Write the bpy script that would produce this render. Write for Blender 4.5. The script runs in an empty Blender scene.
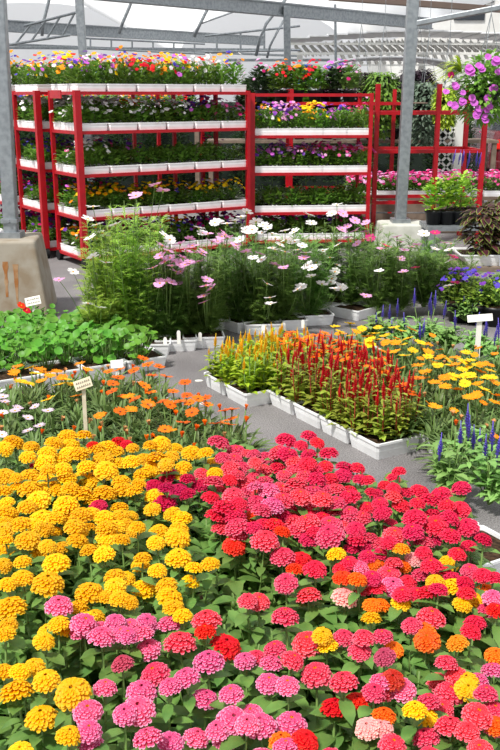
import bpy, math, random
from mathutils import Vector, Matrix
R = random.Random(11)
PI = math.pi
C = bpy.context.scene.collection
V = Vector
# ------------------------------------------------------------------ camera maths (500x750 frame)
F = 925.0; PITCH = math.radians(16.84); EYE = 1.55
SP, CP = math.sin(PITCH), math.cos(PITCH)
def ray(px, py):
    a = (px-250)/F; b = (375-py)/F
    return V((a, CP + b*SP, -SP + b*CP))
def P(px, py, z=0.0):
    d = ray(px, py); t = (z-EYE)/d.z
    return V((d.x*t, d.y*t, z))
def PY(px, py, Y):
    d = ray(px, py); t = Y/d.y
    return V((d.x*t, Y, EYE+d.z*t))
def proj(p):
    dx, dy, dz = p[0], p[1], p[2]-EYE
    dep = dy*CP - dz*SP; up = dy*SP + dz*CP
    return 250+F*dx/dep, 375-F*up/dep
cam = bpy.data.objects.new('camera', bpy.data.cameras.new('camera')); C.objects.link(cam)
cam.location = (0, 0, EYE); cam.rotation_euler = (PI/2-PITCH, 0, 0)
cam.data.sensor_fit = 'HORIZONTAL'; cam.data.sensor_width = 36; cam.data.lens = 36*F/500
bpy.context.scene.camera = cam
cam.data.clip_end = 300
# ------------------------------------------------------------------ materials
def s2l(c): return tuple((x/255/12.92 if x/255 <= .04045 else ((x/255+.055)/1.055)**2.4) for x in c)+(1,)
MATS = {}
def mat(name, rgb, rough=.6, var=.0, trans=0.0, metal=0, nscale=0, ncol=None, nmix=.5, bump=0, spec=.4, hue=0.0):
    if name in MATS: return MATS[name]
    m = bpy.data.materials.new(name); m.use_nodes = True; N = m.node_tree.nodes; L = m.node_tree.links
    b = N['Principled BSDF']; b.inputs['Roughness'].default_value = rough; b.inputs['Metallic'].default_value = metal
    b.inputs['Specular IOR Level'].default_value = spec
    rgbn = N.new('ShaderNodeRGB'); rgbn.outputs[0].default_value = s2l(rgb); col = rgbn.outputs[0]
    if nscale:
        n = N.new('ShaderNodeTexNoise'); n.inputs['Scale'].default_value = nscale; n.inputs['Detail'].default_value = 4
        tc = N.new('ShaderNodeTexCoord'); L.new(tc.outputs['Object'], n.inputs['Vector'])
        mr = N.new('ShaderNodeMapRange'); mr.inputs['From Min'].default_value = .4; mr.inputs['From Max'].default_value = .65
        mr.inputs['To Max'].default_value = nmix; L.new(n.outputs['Fac'], mr.inputs['Value'])
        mx = N.new('ShaderNodeMix'); mx.data_type = 'RGBA'; L.new(mr.outputs[0], mx.inputs[0])
        L.new(col, mx.inputs[6]); mx.inputs[7].default_value = s2l(ncol or tuple(c*.7 for c in rgb)); col = mx.outputs[2]
        if bump:
            bp = N.new('ShaderNodeBump'); bp.inputs['Strength'].default_value = bump; bp.inputs['Distance'].default_value = .01
            L.new(n.outputs['Fac'], bp.inputs['Height']); L.new(bp.outputs[0], b.inputs['Normal'])
    if var or hue:
        oi = N.new('ShaderNodeObjectInfo'); hs = N.new('ShaderNodeHueSaturation')
        mr = N.new('ShaderNodeMapRange'); mr.inputs['To Min'].default_value = 1-var; mr.inputs['To Max'].default_value = 1+var
        L.new(oi.outputs['Random'], mr.inputs['Value']); L.new(mr.outputs[0], hs.inputs['Value'])
        mh = N.new('ShaderNodeMapRange'); mh.inputs['To Min'].default_value = .5-hue; mh.inputs['To Max'].default_value = .5+hue
        L.new(oi.outputs['Random'], mh.inputs['Value']); L.new(mh.outputs[0], hs.inputs['Hue'])
        L.new(col, hs.inputs['Color']); col = hs.outputs[0]
    L.new(col, b.inputs['Base Color'])
    if trans:
        t = N.new('ShaderNodeBsdfTranslucent'); L.new(col, t.inputs['Color'])
        ms = N.new('ShaderNodeMixShader'); ms.inputs[0].default_value = trans
        L.new(b.outputs[0], ms.inputs[1]); L.new(t.outputs[0], ms.inputs[2]); L.new(ms.outputs[0], N['Material Output'].inputs[0])
    MATS[name] = m; return m
petal = lambda n, c, **k: mat(n, c, rough=.55, var=.12, trans=.25, nscale=60, nmix=.25, spec=.25, hue=.008, **k)
Z = {'Y': petal('petal_golden', (255,194,2)), 'P': petal('petal_pink', (240,84,134)), 'C': petal('petal_coral_pink', (236,52,84)),
     'H': petal('petal_hot_rose', (232,24,72)), 'M': petal('petal_magenta', (205,6,66)), 'R': petal('petal_red', (238,26,16)),
     'O': petal('petal_orange', (255,104,4)), 'L': petal('petal_pale_pink', (255,160,160)), 'D': petal('petal_rust', (205,60,20)),
     'Q': petal('petal_dusky', (190,60,90)), 'G': petal('petal_amber', (255,158,10))}
W_ = petal('petal_white', (250,246,245)); LIL = petal('petal_lilac_white', (240,215,232)); CPK = petal('petal_cosmos_pink', (242,176,222))
CMG = petal('petal_cosmos_rose', (215,50,120)); PUR = petal('petal_purple', (120,60,170)); BLU = petal('petal_blue_violet', (88,68,190))
BYL = petal('petal_bright_yellow', (255,216,10)); GOR = petal('petal_gazania_orange', (255,122,14)); MVE = petal('petal_mauve', (222,110,220))
LEM = petal('petal_yellow', (255,214,30)); PPK = petal('petal_clear_pink', (240,90,160)); DPK = petal('petal_deep_magenta', (200,20,110))
EYE_M = mat('flower_eye', (245,150,20), rough=.8); EYE_B = mat('flower_eye_brown', (120,60,20), rough=.8)
DRY = mat('dry_bloom', (205,150,95), rough=.8, var=.15)
leafm = lambda n, c, c2=None, **k: mat(n, c, rough=.45, var=.18, trans=.3, nscale=14, ncol=c2, nmix=.8, spec=.4, hue=.012, **k)
LZ = leafm('zinnia_leaf', (124,160,78), (76,118,54)); LG = leafm('gazania_leaf', (120,144,82), (78,106,56))
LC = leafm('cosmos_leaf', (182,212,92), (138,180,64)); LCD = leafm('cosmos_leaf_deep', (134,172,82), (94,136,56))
LN = leafm('nasturtium_leaf', (112,172,54), (78,136,42)); LYG = leafm('celosia_leaf_yellow', (188,212,58), (144,186,48))
LRD = leafm('celosia_leaf_bronze', (172,190,72), (134,138,54)); LS = leafm('salvia_leaf', (152,192,108), (108,154,74))
LK = leafm('coleus_leaf', (96,50,56), (60,28,38)); LKE = leafm('coleus_edge', (150,165,80)); LP = leafm('pansy_leaf', (132,172,70), (88,134,48))
LD = leafm('dark_foliage', (72,98,58), (40,60,40)); LB = leafm('basil_leaf', (176,212,78), (128,176,50)); LGR = leafm('grey_foliage', (120,140,120), (90,110,90))
LPD = leafm('dark_purple_foliage', (56,36,50), (36,26,36)); LLM = leafm('lime_strap_leaf', (190,205,70), (150,180,50))
SR = mat('celosia_red', (206,18,34), rough=.7, var=.15, trans=.2); SY = mat('celosia_yellow', (250,190,28), rough=.7, var=.1, trans=.2, nscale=30, ncol=(214,222,50), nmix=.7)
SB = mat('salvia_blue', (108,92,198), rough=.7, var=.15, trans=.15)
STEM = mat('green_stem', (110,140,70), rough=.5); STR = mat('red_stem', (150,60,40), rough=.5)
WHT = mat('white_plastic', (248,249,250), rough=.45, nscale=9, ncol=(214,214,212), nmix=.4, bump=.1); SOIL = mat('potting_soil', (48,36,28), rough=.95, nscale=60, ncol=(92,72,52), nmix=.7, bump=.6, spec=.1)
RED = mat('red_painted_steel', (182,12,28), rough=.4, nscale=18, ncol=(146,10,22), nmix=.5); DECK = mat('shelf_deck', (90,22,26), rough=.7)
GALV = mat('galvanised_steel', (158,164,168), rough=.42, metal=.55, nscale=20, ncol=(120,126,130), nmix=.6); GALB = mat('weathered_beam', (150,130,118), rough=.6, metal=.3)
CONC = mat('stained_concrete', (158,150,136), rough=.9, nscale=7, ncol=(128,108,82), nmix=.7, bump=.4); CONW = mat('pale_concrete', (205,205,196), rough=.9, nscale=8, ncol=(170,172,160), nmix=.6, bump=.3)
RUST = mat('rust_stain', (150,98,52), rough=.9, nscale=12, ncol=(172,150,120), nmix=.8)
BLK = mat('black_plastic', (26,27,30), rough=.4); RUB = mat('black_rubber', (22,22,24), rough=.7); WOOD = mat('weathered_wood', (128,112,98), rough=.8, nscale=10, ncol=(96,82,70), nmix=.7)
CARD = mat('white_card', (240,238,230), rough=.6); INK = mat('pencil_ink', (158,148,134), rough=.8); CREAM = mat('cream_tag', (226,216,190), rough=.6, nscale=40, ncol=(200,184,150), nmix=.5)
BLUE = mat('blue_tarp', (30,90,190), rough=.5); WALLW = mat('white_wall', (232,232,228), rough=.8, nscale=2, ncol=(214,212,206), nmix=.6); WIN = mat('dark_window', (50,56,62), rough=.15)
CARR = mat('maroon_car_paint', (96,14,26), rough=.25, spec=.6); LAMP = mat('red_lamp_lens', (240,30,20), rough=.2); LATT = mat('white_lattice', (222,222,216), rough=.7)
TAN = mat('tan_wall', (214,204,190), rough=.8)
def film():
    m = bpy.data.materials.new('greenhouse_film'); m.use_nodes = True; N = m.node_tree.nodes; L = m.node_tree.links
    N.remove(N['Principled BSDF']); d = N.new('ShaderNodeBsdfDiffuse'); t = N.new('ShaderNodeBsdfTranslucent'); x = N.new('ShaderNodeMixShader')
    d.inputs[0].default_value = (.96,.97,.98,1); t.inputs[0].default_value = (.95,.96,.97,1); x.inputs[0].default_value = .75
    L.new(d.outputs[0], x.inputs[1]); L.new(t.outputs[0], x.inputs[2]); L.new(x.outputs[0], N['Material Output'].inputs[0]); return m
FILM = film()
def asphalt():
    m = bpy.data.materials.new('asphalt'); m.use_nodes = True; N = m.node_tree.nodes; L = m.node_tree.links; b = N['Principled BSDF']
    b.inputs['Roughness'].default_value = .85
    tc = N.new('ShaderNodeTexCoord'); n1 = N.new('ShaderNodeTexNoise'); n1.inputs['Scale'].default_value = 160; n1.inputs['Detail'].default_value = 3
    n2 = N.new('ShaderNodeTexNoise'); n2.inputs['Scale'].default_value = 2.2; n2.inputs['Detail'].default_value = 5
    for n in (n1, n2): L.new(tc.outputs['Object'], n.inputs['Vector'])
    r1 = N.new('ShaderNodeValToRGB'); r1.color_ramp.elements[0].position = .35; r1.color_ramp.elements[1].position = .7
    r1.color_ramp.elements[0].color = s2l((100,97,98)); r1.color_ramp.elements[1].color = s2l((156,152,151))
    r2 = N.new('ShaderNodeValToRGB'); r2.color_ramp.elements[0].position = .35; r2.color_ramp.elements[1].position = .65
    r2.color_ramp.elements[0].color = (.72,.71,.72,1); r2.color_ramp.elements[1].color = (1,1,1,1)
    L.new(n1.outputs[0], r1.inputs[0]); L.new(n2.outputs[0], r2.inputs[0])
    mx = N.new('ShaderNodeMix'); mx.data_type = 'RGBA'; mx.blend_type = 'MULTIPLY'; mx.inputs[0].default_value = 1
    L.new(r1.outputs[0], mx.inputs[6]); L.new(r2.outputs[0], mx.inputs[7]); L.new(mx.outputs[2], b.inputs['Base Color'])
    bp = N.new('ShaderNodeBump'); bp.inputs['Strength'].default_value = .5; bp.inputs['Distance'].default_value = .004
    L.new(n1.outputs[0], bp.inputs['Height']); L.new(bp.outputs[0], b.inputs['Normal']); return m
# ------------------------------------------------------------------ mesh builder
class MB:
    def __init__(s): s.v = []; s.f = []; s.m = []
    def add(s, vs, fs, mi=0):
        o = len(s.v); s.v += [tuple(v) for v in vs]
        for f in fs: s.f.append(tuple(i+o for i in f)); s.m.append(mi)
    def box(s, c, sz, mi=0, M=None, taper=1.0):
        x, y, z = sz[0]/2, sz[1]/2, sz[2]/2; vs = []
        for k, t in ((-1, taper), (1, 1)):
            for a, b in ((-1,-1),(1,-1),(1,1),(-1,1)): vs.append(V((a*x*t, b*y*t, k*z)))
        vs = [(M @ v if M else v)+V(c) for v in vs]
        s.add(vs, [(3,2,1,0),(4,5,6,7),(0,1,5,4),(1,2,6,5),(2,3,7,6),(3,0,4,7)], mi)
    def bar(s, a, b, w, h=None, mi=0):
        a = V(a); b = V(b); d = b-a; L = d.length; q = d.to_track_quat('X', 'Z').to_matrix()
        s.box((a+b)/2, (L, w, h or w), mi, q)
    def tube(s, pts, r, n=5, mi=0, cap=True):
        pts = [V(p) for p in pts]; vs = []; rs = r if isinstance(r, (list, tuple)) else [r]*len(pts)
        for i, p in enumerate(pts):
            d = (pts[min(i+1, len(pts)-1)]-pts[max(i-1, 0)]).normalized()
            a = d.orthogonal().normalized() if abs(d.z) > .9 else d.cross(V((0,0,1))).normalized()
            if abs(d.z) > .9: a = (V((1,0,0))-d*d.x).normalized()
            b = d.cross(a)
            for k in range(n): vs.append(p+(a*math.cos(2*PI*k/n)+b*math.sin(2*PI*k/n))*rs[i])
        fs = [(i*n+k, i*n+(k+1)%n, (i+1)*n+(k+1)%n, (i+1)*n+k) for i in range(len(pts)-1) for k in range(n)]
        if cap: fs += [tuple(range(n))[::-1], tuple((len(pts)-1)*n+k for k in range(n))]
        s.add(vs, fs, mi)
    def leaf(s, base, d, L, W, droop=.3, n=3, fold=.15, mi=0, prof=None, up=V((0,0,1))):
        d = V(d).normalized(); sd = d.cross(up)
        if sd.length < 1e-3: sd = V((1,0,0))
        sd.normalize(); nm = sd.cross(d); vs = []; base = V(base)
        prof = prof or (lambda t: math.sin(PI*min(1, t*.92+.06))**.8)
        for i in range(n+1):
            t = i/n; c = base+d*(L*t)+V((0,0,-1))*(droop*L*t*t)
            if i == n: vs.append(c); break
            w = W/2*prof(t); vs += [c-sd*w+nm*(fold*w), c, c+sd*w+nm*(fold*w)]
        fs = []
        for i in range(n-1):
            a = i*3; fs += [(a,a+1,a+4,a+3),(a+1,a+2,a+5,a+4)]
        a = (n-1)*3; fs += [(a,a+1,a+3),(a+1,a+2,a+3)]
        s.add(vs, fs, mi)
    def mesh(s, name, mats, smooth=True):
        me = bpy.data.meshes.new(name); me.from_pydata(s.v, [], s.f); me.update()
        for m in mats: me.materials.append(m)
        me.polygons.foreach_set('material_index', s.m); me.polygons.foreach_set('use_smooth', [smooth]*len(s.f)); return me
def link(name, me, parent=None, loc=(0,0,0), rot=(0,0,0), sc=1):
    o = bpy.data.objects.new(name, me); C.objects.link(o); o.location = loc; o.rotation_euler = rot
    o.scale = (sc,)*3 if not isinstance(sc, tuple) else sc
    if parent: o.parent = parent
    return o
def part(name, mb, mats, parent=None, loc=(0,0,0), rot=(0,0,0), smooth=False, label=None):
    if not isinstance(mats, (list, tuple)): mats = [mats]
    o = link(name, mb.mesh(name, mats, smooth), parent, loc, rot)
    if label: o['label'] = label
    return o
def bevel(o, w=.004, seg=2):
    m = o.modifiers.new('bevel', 'BEVEL'); m.width = w; m.segments = seg; m.limit_method = 'ANGLE'; return o
def struct(o): o['kind'] = 'structure'; return o
def tag(o, label, cat, group=None):
    o['label'] = label; o['category'] = cat
    if group: o['group'] = group
    return o
AUTO = []
def thing(name, label, cat, loc=(0,0,0), rz=0, group=None, auto=None, ref=None):
    o = bpy.data.objects.new(name, None); C.objects.link(o); o.empty_display_size = .05
    o.location = loc; o.rotation_euler = (0,0,rz); tag(o, label, cat, group)
    if auto: AUTO.append((o, label, auto, ref or proj(V(loc))))
    return o
ORD = ['first','second','third','fourth','fifth','sixth','seventh','eighth','ninth','tenth','eleventh','twelfth','thirteenth','fourteenth','fifteenth','sixteenth','seventeenth','eighteenth','nineteenth','twentieth','twenty-first','twenty-second','twenty-third','twenty-fourth','twenty-fifth','twenty-sixth','twenty-seventh','twenty-eighth']
NUM = ['zero','one','two','three','four','five','six','seven','eight','nine','ten','eleven','twelve']
def col(px):
    for lim, s in ((60,'at far left'),(150,'at left'),(220,'left of centre'),(290,'in the middle'),(360,'right of centre'),(440,'at right')):
        if px < lim: return s
    return 'at far right'
def finish_labels():
    g = {}
    for o, lab, auto, (px, py) in AUTO:
        rows = auto; rp = ''
        for lim, s in rows:
            if py >= lim: rp = s; break
        key = f'{lab}, {rp} {col(px)}'.replace('  ', ' ')
        g.setdefault(key, []).append((px, o))
    for key, l in g.items():
        l.sort(key=lambda t: t[0]); n = len(l)
        for i, (px, o) in enumerate(l):
            if n == 1: o['label'] = key
            elif n == 2: o['label'] = key+(', left one' if i == 0 else ', right one')
            else: o['label'] = key+(', leftmost' if i == 0 else ', rightmost' if i == n-1 else f', {ORD[min(i, 27)]} from left')
def spread(poly, r, rng=R, tries=4000, mx=400):
    """points inside a ground polygon, at least r apart"""
    xs = [p[0] for p in poly]; ys = [p[1] for p in poly]; out = []
    for _ in range(tries):
        x = rng.uniform(min(xs), max(xs)); y = rng.uniform(min(ys), max(ys))
        if inside(x, y, poly) and all((x-a)**2+(y-b)**2 > r*r for a, b in out): out.append((x, y))
        if len(out) >= mx: break
    return out
def inside(x, y, poly):
    c = False; n = len(poly)
    for i in range(n):
        x1, y1 = poly[i][0], poly[i][1]; x2, y2 = poly[i-1][0], poly[i-1][1]
        if (y1 > y) != (y2 > y) and x < (x2-x1)*(y-y1)/(y2-y1)+x1: c = not c
    return c
def G(l, z=0): return [tuple(P(a, b, z))[:2] for a, b in l]
# ------------------------------------------------------------------ setting
mb = MB(); mb.add([(-30,-3,0),(30,-3,0),(30,60,0),(-30,60,0)], [(0,1,2,3)]); struct(part('floor', mb, asphalt()))
w = bpy.data.worlds.new('sky'); bpy.context.scene.world = w; w.use_nodes = True
bg = w.node_tree.nodes['Background']; bg.inputs[0].default_value = (.95,.97,1,1); bg.inputs[1].default_value = .82
sun = bpy.data.objects.new('sun', bpy.data.lights.new('sun', 'SUN')); C.objects.link(sun)
sun.data.energy = 4.3; sun.data.angle = math.radians(6); sun.data.color = (1,.97,.92)
sun.rotation_euler = (math.radians(24), math.radians(-22), 0)
vs = bpy.context.scene.view_settings
vs.view_transform = 'Standard'; vs.look = 'None'; vs.exposure = 0.1; vs.gamma = 1
# tray (cell pack) --------------------------------------------------
def tray_mesh(w, d, h, soil=True, name='tray', ribs=False, t=.88):
    mb = MB(); th = .004; rim = .006
    def ring(x, y, z, c=.09):
        k = c*min(x, y); return [V(q+(z,)) for q in ((-x+k,-y),(x-k,-y),(x,-y+k),(x,y-k),(x-k,y),(-x+k,y),(-x,y-k),(-x,-y+k))]
    rings = [ring(w/2*t, d/2*t, 0), ring(w/2*(t+(1-t)*.55), d/2*(t+(1-t)*.55), h*.5), ring(w/2-.004, d/2-.004, h-.01), ring(w/2, d/2, h-.01), ring(w/2, d/2, h), ring(w/2-rim-.003, d/2-rim-.003, h), ring(w/2*.95-.006, d/2*.95-.006, h*.5)]
    vv = [v for r in rings for v in r]; fs = [tuple(range(8))[::-1]]
    for i in range(len(rings)-1):
        for k in range(8): fs.append((i*8+k, i*8+(k+1)%8, (i+1)*8+(k+1)%8, (i+1)*8+k))
    mb.add(vv, fs, 0)
    if ribs:
        for sy in (-1, 1):
            for x in (-w*.2, w*.2): mb.box((x, sy*(d/2*.955), h*.45), (w*.06, .008, h*.86), 0)
    s = ring(w/2*.93, d/2*.93, h*.82); mb.add(s+[V((0,0,h*.86))], [(k, (k+1)%8, 8) for k in range(8)], 1)
    return mb.mesh(name, [WHT, SOIL], False)
UA = math.atan2(-.862, .507)          # direction of the tray rows
U = V((math.cos(UA), math.sin(UA), 0)); W = V((-math.sin(UA), math.cos(UA), 0))
TR = tray_mesh(.228, .255, .078)
def bed_trays(poly, o, label, rows, group, du=.232, dv=.258, z=0, skip=None):
    n = 0
    for i in range(-24, 24):
        for j in range(-24, 24):
            c = V(o)+U*(i*du)+W*(j*dv)
            if inside(c.x, c.y, poly):
                l = (c.x, c.y, z); ob = link('planting_tray', TR, None, l, (0,0,UA+R.uniform(-.02,.02)))
                tag(ob, label, 'tray', group); AUTO.append((ob, label, rows, proj(V((c.x,c.y,.07))))); n += 1
    return n
# ------------------------------------------------------------------ zinnias
ROWZ = [(700,'front row'),(655,'second row'),(612,'third row'),(568,'fourth row'),(525,'fifth row'),(482,'sixth row'),(0,'back row')]
def zinnia_bloom(seed, eye=True):
    r = random.Random(seed); mb = MB()
    layers = [(1.0,.00,19,-.2,.31),(1.0,.10,19,-.02,.31),(.93,.21,18,.10,.30),(.82,.32,16,.22,.29),(.68,.42,14,.36,.27),(.52,.50,11,.52,.25),(.34,.55,8,.8,.22)]
    for R0, z0, n, el, wd in layers:
        off = r.uniform(0, 6)
        for k in range(n):
            a = off+2*PI*k/n+r.uniform(-.09,.09); e = el+r.uniform(-.12,.12); L = R0*r.uniform(.93,1.05)
            d = V((math.cos(a), math.sin(a), 0)); sd = V((-d.y, d.x, 0)); vs = []
            ws = wd*r.uniform(.9,1.1)
            for t, wf, cup in ((.35,.55,0),(.7,.95,.04),(.92,.9,.02),(1.0,.45,-.03)):
                c = d*(L*t)+V((0,0,z0+.12*(1-t)+math.sin(e)*L*(t-.3)-.12*t*t))
                w = ws/2*wf; vs += [c-sd*w+V((0,0,.03+cup)), c+V((0,0,-.0)), c+sd*w+V((0,0,.03+cup))]
            fs = []
            for i in range(2): fs += [(i*3,i*3+1,i*3+4,i*3+3),(i*3+1,i*3+2,i*3+5,i*3+4)]
            mb.add(vs, fs, 0); mb.add(vs, [(6,7,10,9),(7,8,11,10)], 3)
    # centre
    for k in range(7 if eye else 4):
        a = 2*PI*k/7; q = V((math.cos(a)*.12, math.sin(a)*.12, .56)); mb.tube([q-V((0,0,.1)), q+V((0,0,.04))], [.055,.03], 5, 1)
    mb.tube([(0,0,-.22),(0,0,-.08),(0,0,.06)], [.07,.2,.3], 7, 2)   # calyx
    return mb
ZB = {}
TIP = {'Y':(255,208,40),'P':(255,158,196),'C':(252,120,142),'H':(244,70,106),'M':(226,44,100),'R':(250,66,40),'O':(255,140,40),'L':(255,200,190),'D':(225,95,50),'Q':(215,100,125),'G':(255,186,50)}
ZT = {c: petal('petal_tip_'+c, v) for c, v in TIP.items()}
def bloom_mesh(c, v):
    if (c, v) not in ZB:
        eye = c in 'PCRHO' and v % 2 == 0
        ZB[(c, v)] = zinnia_bloom(100+v, eye).mesh('zinnia_bloom', [Z[c], EYE_M if eye else Z[c], LZ, ZT[c]], False)
    return ZB[(c, v)]
TZ = []
def tile(ox, oy, s):
    for t in s.split():
        c, n = t[0], [float(q) for q in t[1:].split(',')]
        TZ.append((ox+n[0]/4, oy+n[1]/4, n[2]/4, c))
tile(0,430,"Y55,50,100 Y125,65,60 Y110,105,60 Y268,22,70 Y335,20,60 Y215,50,65 Y280,60,70 Y190,90,70 Y385,75,70 Y315,95,80 Y245,115,70 Y415,115,80 Y465,85,60 Y345,145,70 Y425,160,100 Y480,130,60 Y190,160,60 Y250,155,70 Y15,185,80 Y60,190,50 Y115,185,80 Y185,205,90 Y270,190,70 Y330,190,75 Y65,230,60 Y120,235,90 Y240,240,75 Y325,255,90 Y420,250,85 Y265,295,90 Y150,280,90 Y25,290,60 Y30,330,80 Y325,340,85 Y485,345,70 Y170,355,100 Y85,375,80 Y300,385,80 Y425,390,80 Y185,390,60 Y355,390,50 M140,150,55 M392,305,65 R475,45,55 R372,60,30")
tile(125,430,"Y30,70,40 Y25,125,70 Y75,115,60 Y125,110,75 Y185,105,60 Y205,70,50 Y265,90,75 Y322,90,60 Y235,145,60 Y165,135,60 Y110,155,80 Y350,135,65 Y360,170,60 Y55,212,40 Y220,178,30 Y20,345,60 Y10,375,40 Y50,385,50 Y215,393,70 R5,55,30 M175,180,70 M118,222,65 M158,290,85 M165,230,60 M215,240,70 M250,195,60 M250,255,60 M300,220,60 C375,50,90 C445,85,70 C390,110,60 C490,95,50 C420,150,70 C470,150,60 C310,175,60 C355,205,70 C450,180,60 C480,215,80 C435,260,80 C380,240,60 H345,270,70 H400,310,90 H440,340,80 H485,335,60 C450,385,90")
tile(250,430,"H145,40,85 H235,22,60 H270,50,55 H205,60,50 C15,95,50 C65,110,60 C120,120,60 C175,125,60 H235,97,60 H315,92,70 H380,150,70 H430,150,55 H230,135,70 H300,145,60 H255,165,70 H265,195,75 H320,195,65 C50,160,70 C20,130,50 C185,218,85 C135,180,50 C125,240,80 P75,240,80 P90,300,85 C15,190,60 P20,225,60 C200,265,80 C255,250,80 C300,240,60 C250,310,90 C185,320,90 C290,275,80 C320,330,90 C345,290,70 R20,345,70 C230,370,90 C320,385,100 C395,335,80 C450,350,70 H400,265,80 C365,385,60 H470,310,60 H440,195,50 H490,250,50 H470,200,50 H400,240,50")
tile(375,430,"H95,165,50 H75,193,45 H345,230,70 H40,220,40 H75,232,50 H125,250,60 H180,245,70 H265,255,75 H225,280,80 H105,300,65 H340,315,75 H300,350,75 H160,350,90 H30,330,70 H245,380,90 H370,385,80 H140,390,80 H5,255,50 H60,375,50 H20,290,40 H170,290,30")
tile(0,530,"Y110,38,90 Y20,85,80 Y310,42,90 Y430,35,90 Y415,95,90 Y165,85,90 Y190,62,50 Y245,70,60 Y12,138,40 Y90,125,60 Y225,130,110 Y355,78,50 Y190,212,130 Y90,190,90 Y30,215,70 Y40,310,130 Y360,250,120 Y460,185,90 Y460,225,90 Y310,310,90 Y480,275,90 Y235,375,90 Y350,355,80 Y430,265,60 Y375,350,90 Y170,5,50 Y30,380,70 Y215,5,50 Y320,5,60 P235,302,110 P335,375,110 P460,370,90 P410,395,80")
tile(125,530,"Y210,28,90 Y215,110,105 Y340,135,80 Y275,150,60 Y60,140,75 Y70,110,50 Y75,235,110 Y165,220,90 Y180,270,110 Y260,205,75 Y15,285,60 Y195,310,90 Y230,340,50 Y130,160,60 Y35,5,60 Y5,190,40 R438,60,95 C450,10,80 P85,370,90 P175,375,95 C325,360,120 C490,280,50 P20,385,70")
tile(250,530,"C60,40,115 C130,105,105 C145,210,95 C235,262,105 C35,285,90 C140,345,110 H260,155,95 C320,20,110 H235,35,70 H430,35,80 H470,60,50 R205,120,90 R180,155,60 R370,190,80 R130,5,50 Y345,95,80 O430,195,70 O485,135,70 O490,300,60 Y485,350,40 L378,268,105 C450,240,60 P440,145,40 C480,30,50")
tile(375,530,"C15,50,60 H20,95,60 C75,20,80 H150,5,80 C195,50,85 H235,40,60 H165,45,70 H330,95,70 H385,5,60 M435,35,60 H195,90,60 L155,115,70 G105,75,70 O10,140,40 O110,145,70 C75,130,60 Y295,132,80 H225,140,85 C185,180,80 C55,180,100 P70,225,100 H215,250,95 Y310,225,95 Y240,205,60 M360,212,75 H430,180,80 H475,190,70 P470,270,80 Y395,280,90 Y350,295,50 Y105,290,80 O22,300,80 C225,350,115 R485,320,70 C445,320,60 O200,395,70 H400,370,90")
tile(0,630,"Y20,15,60 Y65,245,135 Y10,165,70 Y80,165,80 Y135,145,70 Y185,200,110 Y290,250,145 Y165,350,130 Y275,420,90 Y175,40,40 Y190,5,70 Y255,0,60 P350,325,120 P355,400,85 P360,450,90 P420,230,95 P405,25,110 P485,15,80 P500,330,40 P320,5,60 Q490,130,50")
tile(125,630,"P95,75,105 P65,15,100 P10,20,60 C220,50,130 C120,175,120 R400,65,130 P335,125,125 P245,190,110 P180,225,90 P65,245,120 P50,320,140 P320,275,110 P425,255,100 P90,430,120 P180,450,110 P285,430,105 P370,400,100 P430,360,130 P490,375,90 P480,120,60 P400,440,60 R320,2,60")
tile(250,630,"C230,50,120 C100,75,90 C375,30,90 C440,85,95 C455,30,90 C25,110,80 Y310,60,70 Y290,20,50 P85,135,95 C170,120,95 P75,210,100 P150,220,90 C265,175,120 C375,205,115 R340,310,115 R430,290,110 P40,380,130 P165,375,125 R220,440,110 P145,470,110 L470,390,90 C495,245,50 O125,440,50 P5,330,40")
tile(375,630,"O208,38,105 G330,50,80 C285,130,90 P470,160,80 Q40,105,80 D70,195,75 C20,250,80 P110,235,110 C300,250,115 Y370,235,100 Y370,200,60 C215,285,95 C265,315,100 Y160,315,50 O35,340,50 L25,390,90 C410,340,120 C480,320,60 C300,385,120 C370,405,90 C205,430,110 O490,380,50 C70,460,110 C445,250,55 H385,5,70 Y205,345,40")
# a few more at and just below the lower edge
TZ += [(20,752,26,'Y'),(262,760,30,'P'),(330,758,26,'C'),(430,758,30,'C'),(480,750,26,'C'),(495,725,20,'C'),(12,770,28,'Y'),(60,775,28,'Y')]
xr = random.Random(77)
for cs, (xa, xb, ya, yb), n in (('YYYY', (0,185,440,545), 34), ('CCHH', (215,345,450,535), 34), ('HHHC', (330,470,485,600), 22), ('CPCO', (380,500,590,690), 9)):
    m = 0
    for _ in range(900):
        x, y = xr.uniform(xa, xb), xr.uniform(ya, yb)
        if cs[0] != 'Y' and y < 440+max(0, x-250)*.33: continue
        if min((x-b[0])**2+((y-b[1])*1.3)**2 for b in TZ) > 100: TZ.append((x, y, xr.uniform(15,20), xr.choice(cs))); m += 1
        if m >= n: break
CN = {'Y':'golden yellow','P':'bright pink','C':'coral pink','H':'hot rose','M':'deep magenta','R':'scarlet red','O':'vivid orange','L':'pale pink','D':'rust orange','Q':'dusky pink','G':'amber orange'}
blooms = []
for px, py, w, c in TZ:
    z = .345+R.uniform(-.035,.035)
    p = P(px, py-w*.06, z); dep = p.y*CP-(z-EYE)*SP
    wd = max(w, 17.5-max(0,(500-py))*.02) if c in 'YCHPMR' and py > 435 else w
    rad = max(.024, min(.040, w*(1.1 if py < 540 else .97)/F*dep/2))
    blooms.append([p, rad, c, px, py])
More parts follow.
